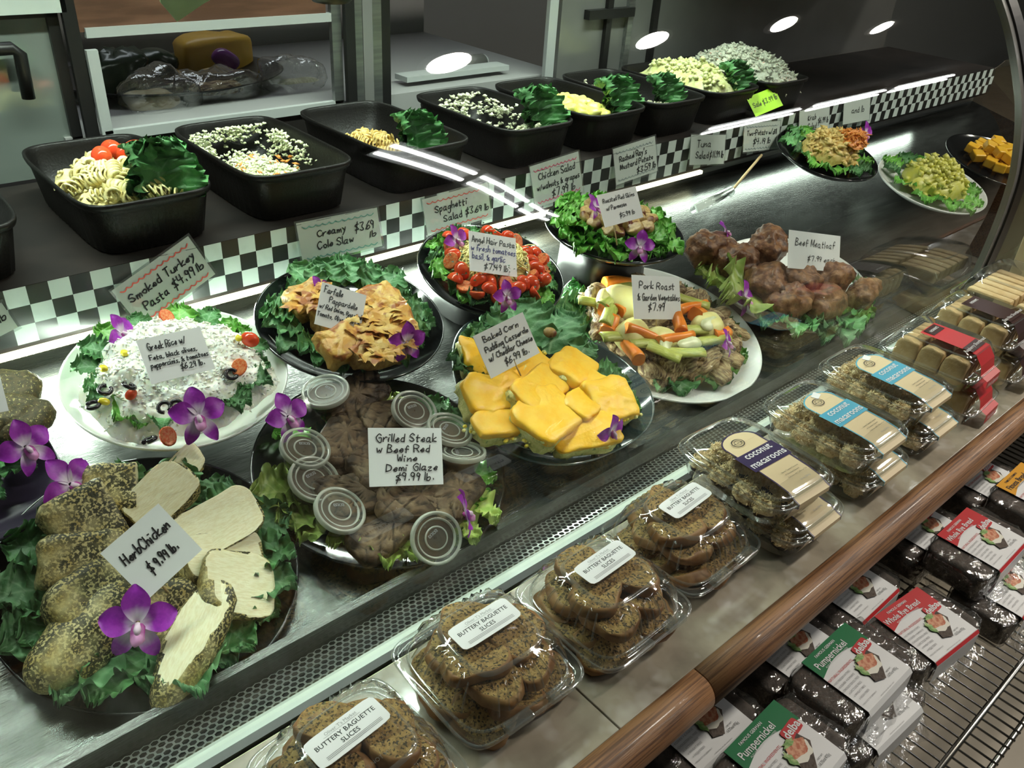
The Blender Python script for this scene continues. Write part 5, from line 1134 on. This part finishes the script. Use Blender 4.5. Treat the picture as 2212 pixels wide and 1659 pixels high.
# baguette clamshells
def rsq(h, z, pw=5, n=120, rip=0, k=30): return ring(h, h, z, pw, n, rip, k)
b_ = loft([rsq(.050, .002), rsq(.056, .003), rsq(.060, .012), rsq(.0655, .030, rip=.006), rsq(.067, .033), rsq(.0745, .033, 7), rsq(.0755, .032, 7)])
TRAY = mk('tray', *b_, ['plastic'])
l_ = loft([rsq(.0745, .036, 7), rsq(.068, .036), rsq(.0665, .041), rsq(.0655, .046), rsq(.0620, .056, rip=.014, k=30), rsq(.058, .064, rip=.03, k=30), rsq(.0535, .071, rip=.03, k=30), rsq(.0485, .0755), rsq(.043, .0765, 4), rsq(.040, .0790, 4), rsq(.030, .0805, 3), rsq(.012, .0812, 2), rsq(.0005, .0814, 2)])
LID = mk('lid', *l_, ['plastic'])
e_ = merge([loft([rsq(.0735, .0365, 7), rsq(.0755, .0372, 7), rsq(.0762, .0350, 7), rsq(.0755, .0325, 7)]), loft([rsq(.067, .0365), rsq(.0655, .0385), rsq(.0640, .0372)])])
_r = []
def rsp(a, h, pw=5): c, s = math.cos(a), math.sin(a); q = (abs(c)**pw+abs(s)**pw)**(-1/pw); return Vector((h*c*q, h*s*q, 0))
for _k in range(40):
    _a = 2*PI*(_k+.5)/40; _w = .016
    if abs(math.cos(2*_a)) < .35: continue
    _r.append(loft([[rsp(_a-_w, .0645)+Vector((0, 0, .050)), rsp(_a, .0665)+Vector((0, 0, .051)), rsp(_a+_w, .0645)+Vector((0, 0, .050))], [rsp(_a-_w, .0590)+Vector((0, 0, .064)), rsp(_a, .0612)+Vector((0, 0, .0655)), rsp(_a+_w, .0590)+Vector((0, 0, .064))], [rsp(_a-_w, .050)+Vector((0, 0, .0735)), rsp(_a, .0515)+Vector((0, 0, .0755)), rsp(_a+_w, .050)+Vector((0, 0, .0735))]], False))
_v, _f, _ = merge(_r+[loft([rsq(.0435, .0768, 4), rsq(.0418, .0790, 4), rsq(.0395, .0796, 4)])]); RIB = mk('lid_ribs', _v, _f, ['plasticrim'])
EDG = mk('flange', e_[0], e_[1], ['plasticrim'])
TAB = boxm('closing_tab', -.016, .016, -.006, .006, -.004, .004, 'plasticrim', .002)
def slicem(seed):
    v, f, ix = sell(.032, .025, .014, .8, 40, 18, .003, 40, seed, [((0, 0, 1), .007, 1), ((0, 0, -1), .007, 1)], amp2=.0008, fr2=140); return mk('baguette_slice', v, f, ['bagcrust', 'baguette'], ix)
SL = [slicem(s) for s in range(5)]
_v, _f = loft([ring(.037, .0155, 0, 9, 48), ring(.037, .0155, .0004, 9, 48)], True, False, True); STK = mk('sticker', _v, _f, ['white'], smooth=False)
shl = [(.215, .330, 'nearest clamshell, cut by the bottom edge', 6), (.407, .438, 'second clamshell from the near end', 0), (.600, .440, 'third clamshell from the near end', 0), (.790, .448, 'farthest baguette clamshell beside the macaroons', 0)]
pxs = [(775, 1668), (1053, 1434), (1303, 1299), (1470, 1163)]
for i, ((_, _, tx, _), (px, py)) in enumerate(zip(shl, pxs)):
    c = P(px, py, -.687); c.z = ZM
    rz = math.radians([4, -1, 1, 2][i]); mw = T(c) @ RZ(rz)
    t = thing('bread_clamshell', 'clear hinged plastic box of baguette slices, the '+tx, 'food container', mw, 'clamshells of baguette slices')
    put('tray', TRAY, t); put('lid', LID, t); put('flange', EDG, t); put('lid_ribs', RIB, t, None, 'stuff')
    for s in (-.02, .035): put('closing_tab', TAB, t, T((s, -.071, .036)))
    st = put('sticker', STK, t, T((-.002+.004*i, .010, .0815)) @ RZ(.02)); st['label'] = 'white printed sticker'
    fine = [([Vector((-.028, y, 0)), Vector((.029, y, 0)), Vector((.029, y+.0006, 0)), Vector((-.028, y+.0006, 0))], [(0, 1, 2, 3)]) for y in (-.0115, -.0101, -.0087)]
    lettering(st, {'ink': [shift(ftext('BUTTERY BAGUETTE', .0066, .008), y=.0032), shift(ftext('SLICES', .0066, .008), y=-.0042)], 'greytext': [shift(ftext("Oliver T's Market", .0046), y=.0105), shift(([Vector((-.019, 0, 0)), Vector((.019, 0, 0)), Vector((.019, .0003, 0)), Vector((-.019, .0003, 0))], [(0, 1, 2, 3)]), y=.0078)]+fine}, T((0, 0, .0006)))
    em = lettering(t, {'plasticrim': [shift(ftext('DO NOT MICROWAVE', .0055, .01), x=.012, y=-.028)]}, T((0, 0, .0812))); em.name = 'embossed_lettering'
    sl = [(-.035, .035, .016), (0, .040, .022), (.038, .035, .016), (-.042, -.002, .018), (.042, -.002, .020), (-.036, -.036, .018), (.0, -.042, .020), (.036, -.038, .018), (-.024, .024, .042), (.026, .024, .045), (-.020, -.024, .050), (.026, -.026, .048), (0, 0, .034), (-.004, .030, .064), (-.026, -.006, .063), (.028, -.006, .063)]
    pos = ['back left', 'back', 'back right', 'left', 'right', 'front left', 'front', 'front right']
    lay = ['bottom layer, %s' % p for p in pos]+['upper layer, back left', 'upper layer, back right', 'upper layer, front left', 'upper layer, front right', 'buried in the centre', 'top, back', 'top, left', 'top, right']
    for (x, y, z), lt in zip(sl, lay):
        up = z > .035
        o = put('baguette_slice', random.choice(SL), None, mw @ T((x+jit(.003), y+jit(.003), z)) @ RZ(random.uniform(0, 6.28)) @ RX(jit(.25) if up else jit(.7)) @ SC(1.04)); tag(o, 'herbed baguette slice in the '+tx.split(',')[0]+', '+lt, 'bread', 'slices in the '+tx.split(',')[0])

# coconut macaroon boxes
def rr2(hx, hy, z, pw=5, n=96): return ring(hx, hy, z, pw, n)
HX, HY = .079, .098
MT = mk('tray', *loft([rr2(.001, .001, .002), rr2(HX*.78, HY*.80, .002), rr2(HX*.82, HY*.84, .006), rr2(HX*.93, HY*.94, .040), rr2(HX*.95, HY*.955, .043), rr2(HX, HY, .044)]), ['plastic'])
ML = mk('lid', *loft([rr2(HX, HY, .047), rr2(HX*.94, HY*.95, .047), rr2(HX*.90, HY*.92, .054), rr2(HX*.86, HY*.885, .0575), rr2(HX*.5, HY*.5, .059), rr2(.001, .001, .0592)]), ['plastic'])
ME = merge([loft([rr2(HX*.99, HY*.99, .0475), rr2(HX*1.012, HY*1.01, .0470), rr2(HX*1.02, HY*1.015, .044), rr2(HX*1.01, HY*1.01, .041)]), loft([rr2(HX*.90, HY*.92, .0545), rr2(HX*.885, HY*.905, .0575), rr2(HX*.86, HY*.885, .0580)]), loft([rr2(HX*.945, HY*.95, .0474), rr2(HX*.93, HY*.94, .0500), rr2(HX*.92, HY*.935, .049)])])
MEM = mk('rim', ME[0], ME[1], ['plasticrim'])
def macm(seed, dark):
    v, f, ix = sell(.0175, .017, .016, .95, 44, 28, .0020, 60, seed, [((0, 0, -1), .010, 0)], amp2=.0016, fr2=150)
    if dark: ix = [1 if sum(v[i].z for i in fc_)/len(fc_) < -.003 else 0 for fc_ in f]
    top = [p for p in v if p.z > -.004]; c = crumbs(top, 260, .0013, 2.6, seed, .0, 1.2)
    v, f, ix = merge([(v, f, 0), (c[0], c[1], 0)])[:2]+(ix+[0]*len(c[1]),)
    return mk('macaroon', v, f, ['macaroon', 'choc'], ix)
MD = [macm(s, True) for s in range(3)]; MP = [macm(s+10, False) for s in range(3)]
def macbox(px, py, h, rz, label, dark, band, lab2, price=0, fill=1):
    c = Vector((px, py, CZ+h)); mw = T(c) @ RZ(math.radians(rz)) @ SC(.865); t = thing('macaroon_box', label, 'food container', mw, 'macaroon boxes')
    put('tray', MT, t); put('lid', ML, t); put('rim', MEM, t)
    # card sleeve over the lid and down the front
    def sl(x0, x1, pts, z=.0002):
        rows = [[Vector((x0, y, zz+z)), Vector((x1, y, zz+z))] for y, zz in pts]; return loft(rows, False)
    top = [(.030, .0592), (.0, .0598), (-.03, .0596), (-.06, .0585), (-.080, .0560), (-.0925, .0500), (-.0995, .0480), (-.1000, .0410), (-.0925, .0380), (-.088, .020), (-.083, .006)]
    arc = [Vector((.004+.036*math.cos(a), .030+.022*math.sin(a), .0595)) for a in [k*PI/12 for k in range(13)]]
    v, f, ix = merge([sl(-.032, .040, top), (arc, [tuple(range(13))])]); slv = put('label_sleeve', mk('label_sleeve', v, f, ['beige'], smooth=False), t); slv['label'] = 'beige printed card sleeve with %s banner' % lab2
    v, f, ix = merge([sl(-.034, -.0315, top, .0006), sl(.0395, .042, top, .0006), sl(-.039, .046, [(.010, .0599), (-.004, .0602), (-.028, .0601)], .0005), ([Vector((.004+r*math.cos(a), .030+r*.62*math.sin(a), .0600)) for r in (.036, .039) for a in [k*PI/12 for k in range(13)]], [(k, k+1, k+14, k+13) for k in range(12)])])
    put('banner', mk('banner', v, f, [band], smooth=False), slv)
    em = [ring(.0115, .0085, .0606, 2, 28)]; e2 = loft([ring(.0105, .0076, 0, 2, 28), ring(.0120, .0090, 0, 2, 28)]); e3 = loft([ring(.006, .0045, 0, 2, 24), ring(.0068, .0052, 0, 2, 24)]); 
    lettering(slv, {'white': [shift(ftext('coconut', .0175, .016, 0), x=.004, y=.0025), shift(ftext('macaroons', .0175, .016, 0), x=.004, y=-.0165)] if band == 'purple' else [shift(ftext('coconut', .0175, .01), x=.004, y=.0025), shift(ftext('macaroons', .0175, .01), x=.004, y=-.0165)],
                    'ink': [shift(e2, x=-.004, y=.032), shift(e3, x=-.004, y=.032), shift(ftext('~ ~ ~', .008, .02), x=-.004, y=.032), shift(ftext('- Sweet Toasted Coconut', .0038), x=.008, y=-.050), shift(ftext('- A Decadent Dessert', .0038), x=.006, y=-.056), shift(ftext('- Delicious with Coffee or Tea', .0036), x=.010, y=-.062)],
                    'greytext': [shift(ftext('10 oz (284g)', .0046), x=.012, y=-.074)]}, T((0, 0, .0612)))
    if price: put('price_tag', boxm('price_tag', -.009, .009, -.006, .006, 0, .0004, 'white'), t, T((.012, .046, .0600)) @ RZ(.3))
    if fill:
        n_ = 0; rows = ['front', 'second', 'middle', 'fourth', 'back']; cols = ['left', 'centre', 'right']
        for j in range(4):
            for i in range(3):
                me = random.choice(MD if dark else MP)
                tag(put('macaroon', me, None, mw @ T(((i-1)*.041+jit(.003), -.058+j*.039+jit(.003), .022+jit(.003))) @ RZ(random.uniform(0, 6.28)) @ RX(jit(.5)) @ SC(1.05)), 'coconut macaroon in the '+label.split(',')[0].replace('clear ', '')+', '+['front', 'second', 'third', 'back'][j]+' row '+cols[i], 'macaroon', 'macaroons in boxes')
    return t
macbox(.846, .392, -.72, 0, 'clear lower box beneath the purple-banner macaroon box', True, 'purple', 'purple')
macbox(.822, .408, -.667, -3, 'clear box of dark-bottomed macaroons with purple banner, topmost and nearest', True, 'purple', 'purple')
macbox(1.022, .392, -.72, 0, 'clear lower box beneath the middle blue-banner box', False, 'blue', 'blue')
macbox(.998, .398, -.667, 0, 'clear box of golden macaroons with blue banner, middle of the stacks', False, 'blue', 'blue', 1)
macbox(1.190, .395, -.72, 0, 'clear lower box beneath the farther blue-banner box', False, 'blue', 'blue')
macbox(1.162, .410, -.667, 0, 'clear box with blue banner and tilted macaroons, farther along the ledge', False, 'blue', 'blue', 1)

# fruit square boxes
GT = mk('tray', *loft([rr2(.001, .001, .002, 6), rr2(.060, .070, .002, 6), rr2(.066, .078, .028, 6), rr2(.072, .085, .030, 8)]), ['plastic'])
GL_ = mk('lid', *loft([rr2(.072, .085, .033, 8), rr2(.066, .079, .034, 6), rr2(.062, .074, .052, 6), rr2(.054, .064, .066, 6), rr2(.001, .001, .067, 3)]), ['plastic'])
GEm = merge([loft([rr2(.070, .083, .0335, 8), rr2(.074, .087, .033, 8), rr2(.074, .087, .029, 8)]), loft([rr2(.056, .066, .0655, 6), rr2(.053, .063, .0672, 6)])]); GE = mk('rim', GEm[0], GEm[1], ['plasticrim'])
BAR = sm('bar', ['cookie', 'filling'], .0098, .0205, .023, .35, 24, 12, .002, 70, 3, amp2=.001, fr2=200)
def fruitbox(px, py, h, rz, label, band, title):
    c = Vector((px, py, CZ+h)); mw = T(c) @ RZ(math.radians(rz)) @ SC(.9); t = thing('fruit_square_box', label, 'food container', mw, 'fruit square boxes')
    put('tray', GT, t); put('lid', GL_, t); put('rim', GE, t)
    top = [(.034, .0675), (0, .0682), (-.040, .0680), (-.064, .0670), (-.078, .050), (-.083, .034), (-.096, .028), (-.097, .010)]
    rows = [[Vector((-.030, y, z)), Vector((.030, y, z))] for y, z in top]; v, f = loft(rows, False); s = put('label_band', mk('label_band', v, f, [band], smooth=False), t); s['label'] = ('red' if band == 'redlab' else 'dark brown')+' printed paper band'
    v = [Vector(p) for p in ((-.022, .012, .0686), (.022, .012, .0686), (.022, .032, .0684), (-.022, .032, .0684))]; put('brand_patch', mk('brand_patch', v, [(0, 1, 2, 3)], ['darklab'], smooth=False), s)
    v = [Vector(p) for p in ((-.030, -.058, .0690), (.026, -.058, .0690), (.026, -.040, .0690), (-.030, -.040, .0690))]; put('flavour_patch', mk('flavour_patch', v, [(0, 1, 2, 3)], ['darklab'], smooth=False), s)
    lettering(s, {'white': [shift(ftext(title, .0095, .004, .25), y=-.049, z=.0696), shift(ftext("NONNI'S", .0075, .01), y=.022, z=.0692)]})
    a, b = Vector((0, -.0965, .020)), 0
    fr = ftext('Fruit Squares', .0125, .006, .2); v = [Vector((p.x*.72, -.0905-.0065*(.035-(p.y+.031))/.006*.0, p.y+.031)) for p in fr[0]]
    # the title hangs on the front face of the band
    face = T((0, -.0975, .020)) @ RX(PI/2*.94); put('lettering', mk('lettering', [Vector((p.x*.72, p.y, 0)) for p in fr[0]], fr[1], ['white'], smooth=False), s, face)
    for i in range(5):
      for j in range(3):
        o = tag(put('fruit_bar', BAR, None, mw @ T((-.042+i*.021, (j-1)*.042, .031+jit(.0015))) @ RY(.12+jit(.06)) @ RZ(jit(.05))), 'crumbly fruit bar, '+ORD[i]+' from the left, '+['front', 'middle', 'back'][j]+' piece in the '+('upper' if 'upper' in label else 'lower')+(' red-banded' if band == 'redlab' else ' brown-banded')+' box', 'bar', 'bars in fruit square boxes')
    return t
fruitbox(1.335, .385, -.72, 3, 'lower fruit square box with red band under the red one', 'redlab', '')
fruitbox(1.320, .398, -.659, 2, 'upper fruit square box with bright red band', 'redlab', 'Raspberry Shortbread')
fruitbox(1.505, .385, -.72, 2, 'lower fruit square box with dark band under the dark one', 'darklab', '')
fruitbox(1.485, .405, -.659, 0, 'upper fruit square box with dark brown band', 'darklab', 'Date Nut Shortbread')
c = Vector((1.70, .40, ZM+.03)); mw = T(c)
t = thing('cookie_box', 'large clear box of shortbread fingers at the far right end of the ledge', 'food container', mw)
put('tray', GT, t, SC(1.3)); put('lid', GL_, t, SC(1.3)); put('rim', GE, t, SC(1.3))
CK = boxm('cookie_finger', -.011, .011, -.040, .040, -.014, .014, 'cookie', .004)
for i in range(6):
    for j in range(2): tag(put('cookie_finger', CK, None, mw @ T((-.065+i*.026, -.045+j*.09, .045)) @ RY(jit(.1))), 'thick shortbread finger, %s from the left in the %s row' % (ORD[i], ('front', 'back')[j]), 'cookie', 'shortbread fingers')
tag(put('box_underneath', boxm('box_underneath', -.09, .09, -.1, .1, 0, .029, 'cookie', .004), None, T((c.x, c.y, ZM))), 'flat tan carton under the large cookie box', 'box')

# end of the case: wooden post and poster at the right edge
a = PY(2110, 560, .50)
e1 = tag(put('wooden_post', boxm('wooden_post', 2.02, 2.07, .40, .52, CZ-.72, CZ-.2, 'wood', .003), None), 'upright wooden post at the right end beside the glass joint', 'post')
tag(put('post_strip', boxm('post_strip', 1.955, 1.985, .47, .515, CZ-.72, CZ-.2, 'beige', .002), None), 'slim tan strip with screw hole left of the wooden post', 'strip')

# ------------------------------------------------------------------ packs of dark bread on the wire rack
PXh, PYh, PZh = .086, .049, .024
BR = sm('bread_block', ['ryebread'], PXh*.97, PYh*.95, PZh*.94, .22, 40, 20, .0012, 40, 3)
def filmm(seed):
    v, f, ix = sell(PXh*1.01, PYh*1.0, PZh*1.0, .24, 56, 26, .0028, 46, seed, amp2=.0014, fr2=130)
    for i, p in enumerate(v):
        if abs(p.x) > PXh*.9: v[i] = Vector((p.x+math.copysign(.004, p.x)*abs(nz(p, 60, seed))*4, p.y*(1-.06), p.z))
    return mk('film', v, f, ['film'])
FL = [filmm(s) for s in range(3)]
def tailm(seed):
    vs = []; 
    for i in range(5):
        for j in range(12):
            u, s = i/4, -1+2*j/11; vs.append(Vector((s*PXh*.9, -.018*u*(1+.4*nz((s, u, seed), 3)), .006*math.sin(6*s+seed+3*u)-.012*u)))
    return mk('film_flap', vs, [(i*12+j, i*12+j+1, (i+1)*12+j+1, (i+1)*12+j) for i in range(4) for j in range(11)], ['film'])
TL = [tailm(s) for s in range(3)]
def wavey(x0, x1, yb, yt, n=16): # colour field whose lower edge waves
    return loft([[Vector((x0+(x1-x0)*i/n, yt, 0)), Vector((x0+(x1-x0)*i/n, yb+.006*math.sin(2.6*i/n*PI*.6-.5), 0))] for i in range(n+1)], False)
def bread(px, py, h, rz, kind, label, title='', tilt=0):
    c = P(px, py, h); c.z -= PZh; mw = T(c) @ RZ(math.radians(rz)) @ RX(math.radians(tilt)); t = thing('bread_pack', label, 'bread', mw, 'packs of dark bread')
    put('bread_block', BR, t); put('film', random.choice(FL), t); put('film_flap', random.choice(TL), t, T((0, -PYh, -.01)))
    x0, x1 = -.050, .058; zt_ = PZh+.0022
    rows = [[Vector((x0, y, z)), Vector((x1, y, z))] for y, z in ((PYh*.97, zt_-.001), (.02, zt_), (-.02, zt_), (-PYh*.96, zt_-.0006), (-PYh*1.06, zt_-.006), (-PYh*1.07, -.012))]
    v, f = loft(rows, False); lb = put('label_sheet', mk('label_sheet', v, f, ['white'], smooth=False), t)
    col = {'g': 'greenlab', 'r': 'redlab', 'y': 'yellab'}[kind]; z = zt_+.0006
    g = {col: [shift(wavey(x0, x1, .018, PYh*.97), z=0)]}
    if kind == 'r': g[col].append(([Vector((x0, -PYh*1.062, -.004)), Vector((x1, -PYh*1.062, -.004)), Vector((x1, -PYh*.985, -.0006)), Vector((x0, -PYh*.985, -.0006))], [(0, 1, 2, 3)]))
    lettering(lb, g, T((0, 0, z)))
    fine = [([Vector((x, 0, 0)), Vector((x+w_, 0, 0)), Vector((x+w_, .0009, 0)), Vector((x, .0009, 0))], [(0, 1, 2, 3)]) for x, w_ in ((-.044, .024),)]
    bull = [shift(ftext(s, .0041), x=-.031, y=.0005-.0062*i) for i, s in enumerate(['v NO PRESERVATIVES', 'v KOSHER + K-PARVE', 'v CHOLESTEROL FREE', 'v LACTOSE FREE', 'v WHEAT FREE', 'v HIGH FIBER'])]
    tt = {'g': 'Pumpernickel', 'r': 'Whole Rye Bread', 'y': 'Fitness Bread'}[kind]; ink = 'ink' if kind == 'y' else 'white'
    G = {ink: [shift(ftext(tt, .0140 if kind != 'r' else .0125, .012), y=.0295, x=-.008, sx=.90), shift(ftext('FAMOUS GERMAN', .0056, .01), y=.040, x=-.006), shift(ftext('ALSO DELICIOUS WHEN TOASTED', .0034), y=.022, x=-.006)],
         'redlab': [shift(ftext('NATURAL INGREDIENTS', .0052), x=-.022, y=.0075)], 'greytext': bull+[shift(ftext('PRODUCT OF GERMANY', .0028), x=-.030, y=-.038), shift(ftext('wheat free rye, salt, yeast, water', .0026), x=0, y=-.045)], }
    if ink != 'ink': G['ink'] = []
    G['ink'].append(shift(ftext('16.75oz 475g', .0054), x=.030, y=-.036, rot=0, sx=.8)); G['ink'].append(shift(ftext('NET WT.', .003), x=.030, y=-.031))
    G = {k: q for k, q in G.items() if q}
    lettering(lb, G, T((0, 0, z+.0005)))
    # red brand patch
    v, f = loft([ring(.0165, .0082, 0, 8, 24)], True, False, True); bp = put('brand_patch', mk('brand_patch', v, f, ['redlab'], smooth=False), lb, T((.036, .0105, z+.0009)) @ RZ(.08)) if True else None
    lettering(lb, {'white': [ftext('delba', .0145, .022)]}, T((.036, .0105, z+.0013)) @ RZ(.08))
    # printed picture of an open sandwich
    br_ = [Vector(p) for p in ((-.002, -.030, 0), (.014, -.036, 0), (.040, -.012, 0), (.036, .004, 0), (.004, -.006, 0))]
    cr_ = [Vector((.017+.019*math.cos(a)*(1+.08*math.sin(5*a)), -.011+.013*math.sin(a)*(1+.1*math.cos(7*a)), .0002)) for a in [k*PI/12 for k in range(24)]]
    sa_ = [Vector((.018+.017*math.cos(a)*(1+.14*math.sin(4*a)), -.007+.010*math.sin(a)*(1+.12*math.cos(5*a)), .0004)) for a in [k*PI/12 for k in range(24)]]
    gr_ = [Vector((.000+.0045*math.cos(a)*(1+.3*math.sin(6*a)), -.010+.010*math.sin(a)*(1+.2*math.cos(5*a)), .0005)) for a in [k*PI/12 for k in range(24)]]
    g2 = [Vector((.016+.009*math.cos(a)*(1+.3*math.sin(6*a)), .003+.004*math.sin(a)*(1+.2*math.cos(5*a)), .0005)) for a in [k*PI/12 for k in range(24)]]
    q = [Vector((.022+.006*math.cos(a), -.009+.004*math.sin(a), .0006)) for a in [k*PI/8 for k in range(16)]]
    v, f, ix = merge([(br_, [tuple(range(5))], 0), (cr_, [tuple(range(24))], 1), (sa_, [tuple(range(24))], 2), (gr_, [tuple(range(24))], 3), (g2, [tuple(range(24))], 3)])
    put('printed_sandwich', mk('printed_sandwich', v, f, ['ryebread', 'printcream', 'salmon', 'printgreen'], ix, smooth=False), lb, T((0, 0, z+.0011)))
    return t
for args in [
    (1845, 1442, -.858, 0, 'g', 'green-labelled dark bread pack, upper one in the middle of the rack'),
    (1868, 1522, -.908, -3, 'g', 'bread pack showing its white label end below the middle green pack'),
    (1690, 1632, -.858, 2, 'g', 'green-labelled bread pack at the bottom edge of the picture'),
    (1500, 1560, -.908, 0, 'g', 'shaded bread pack under the wooden edge, left of the bottom green pack'),
    (1700, 1392, -.908, 2, 'g', 'shaded bread pack at the back behind the middle green pack'),
    (1995, 1350, -.885, -6, 'r', 'red-labelled bread pack right of the middle green pack'),
    (1835, 1270, -.905, 0, 'r', 'shaded red-labelled bread pack half under the wooden edge'),
    (2118, 1165, -.855, 0, 'r', 'red-labelled bread pack, upper one at the right'),
    (2165, 1262, -.905, 0, 'r', 'lower red-labelled bread pack with red edge at the right border'),
    (1990, 1140, -.900, 0, 'r', 'shaded red-edged bread pack behind the right red pack'),
    (2238, 1058, -.850, 0, 'y', 'orange-labelled bread pack at the right border'),
    (2125, 1035, -.895, 0, 'y', 'shaded orange-labelled bread pack under the wooden edge at the right')]:
    bread(*args)
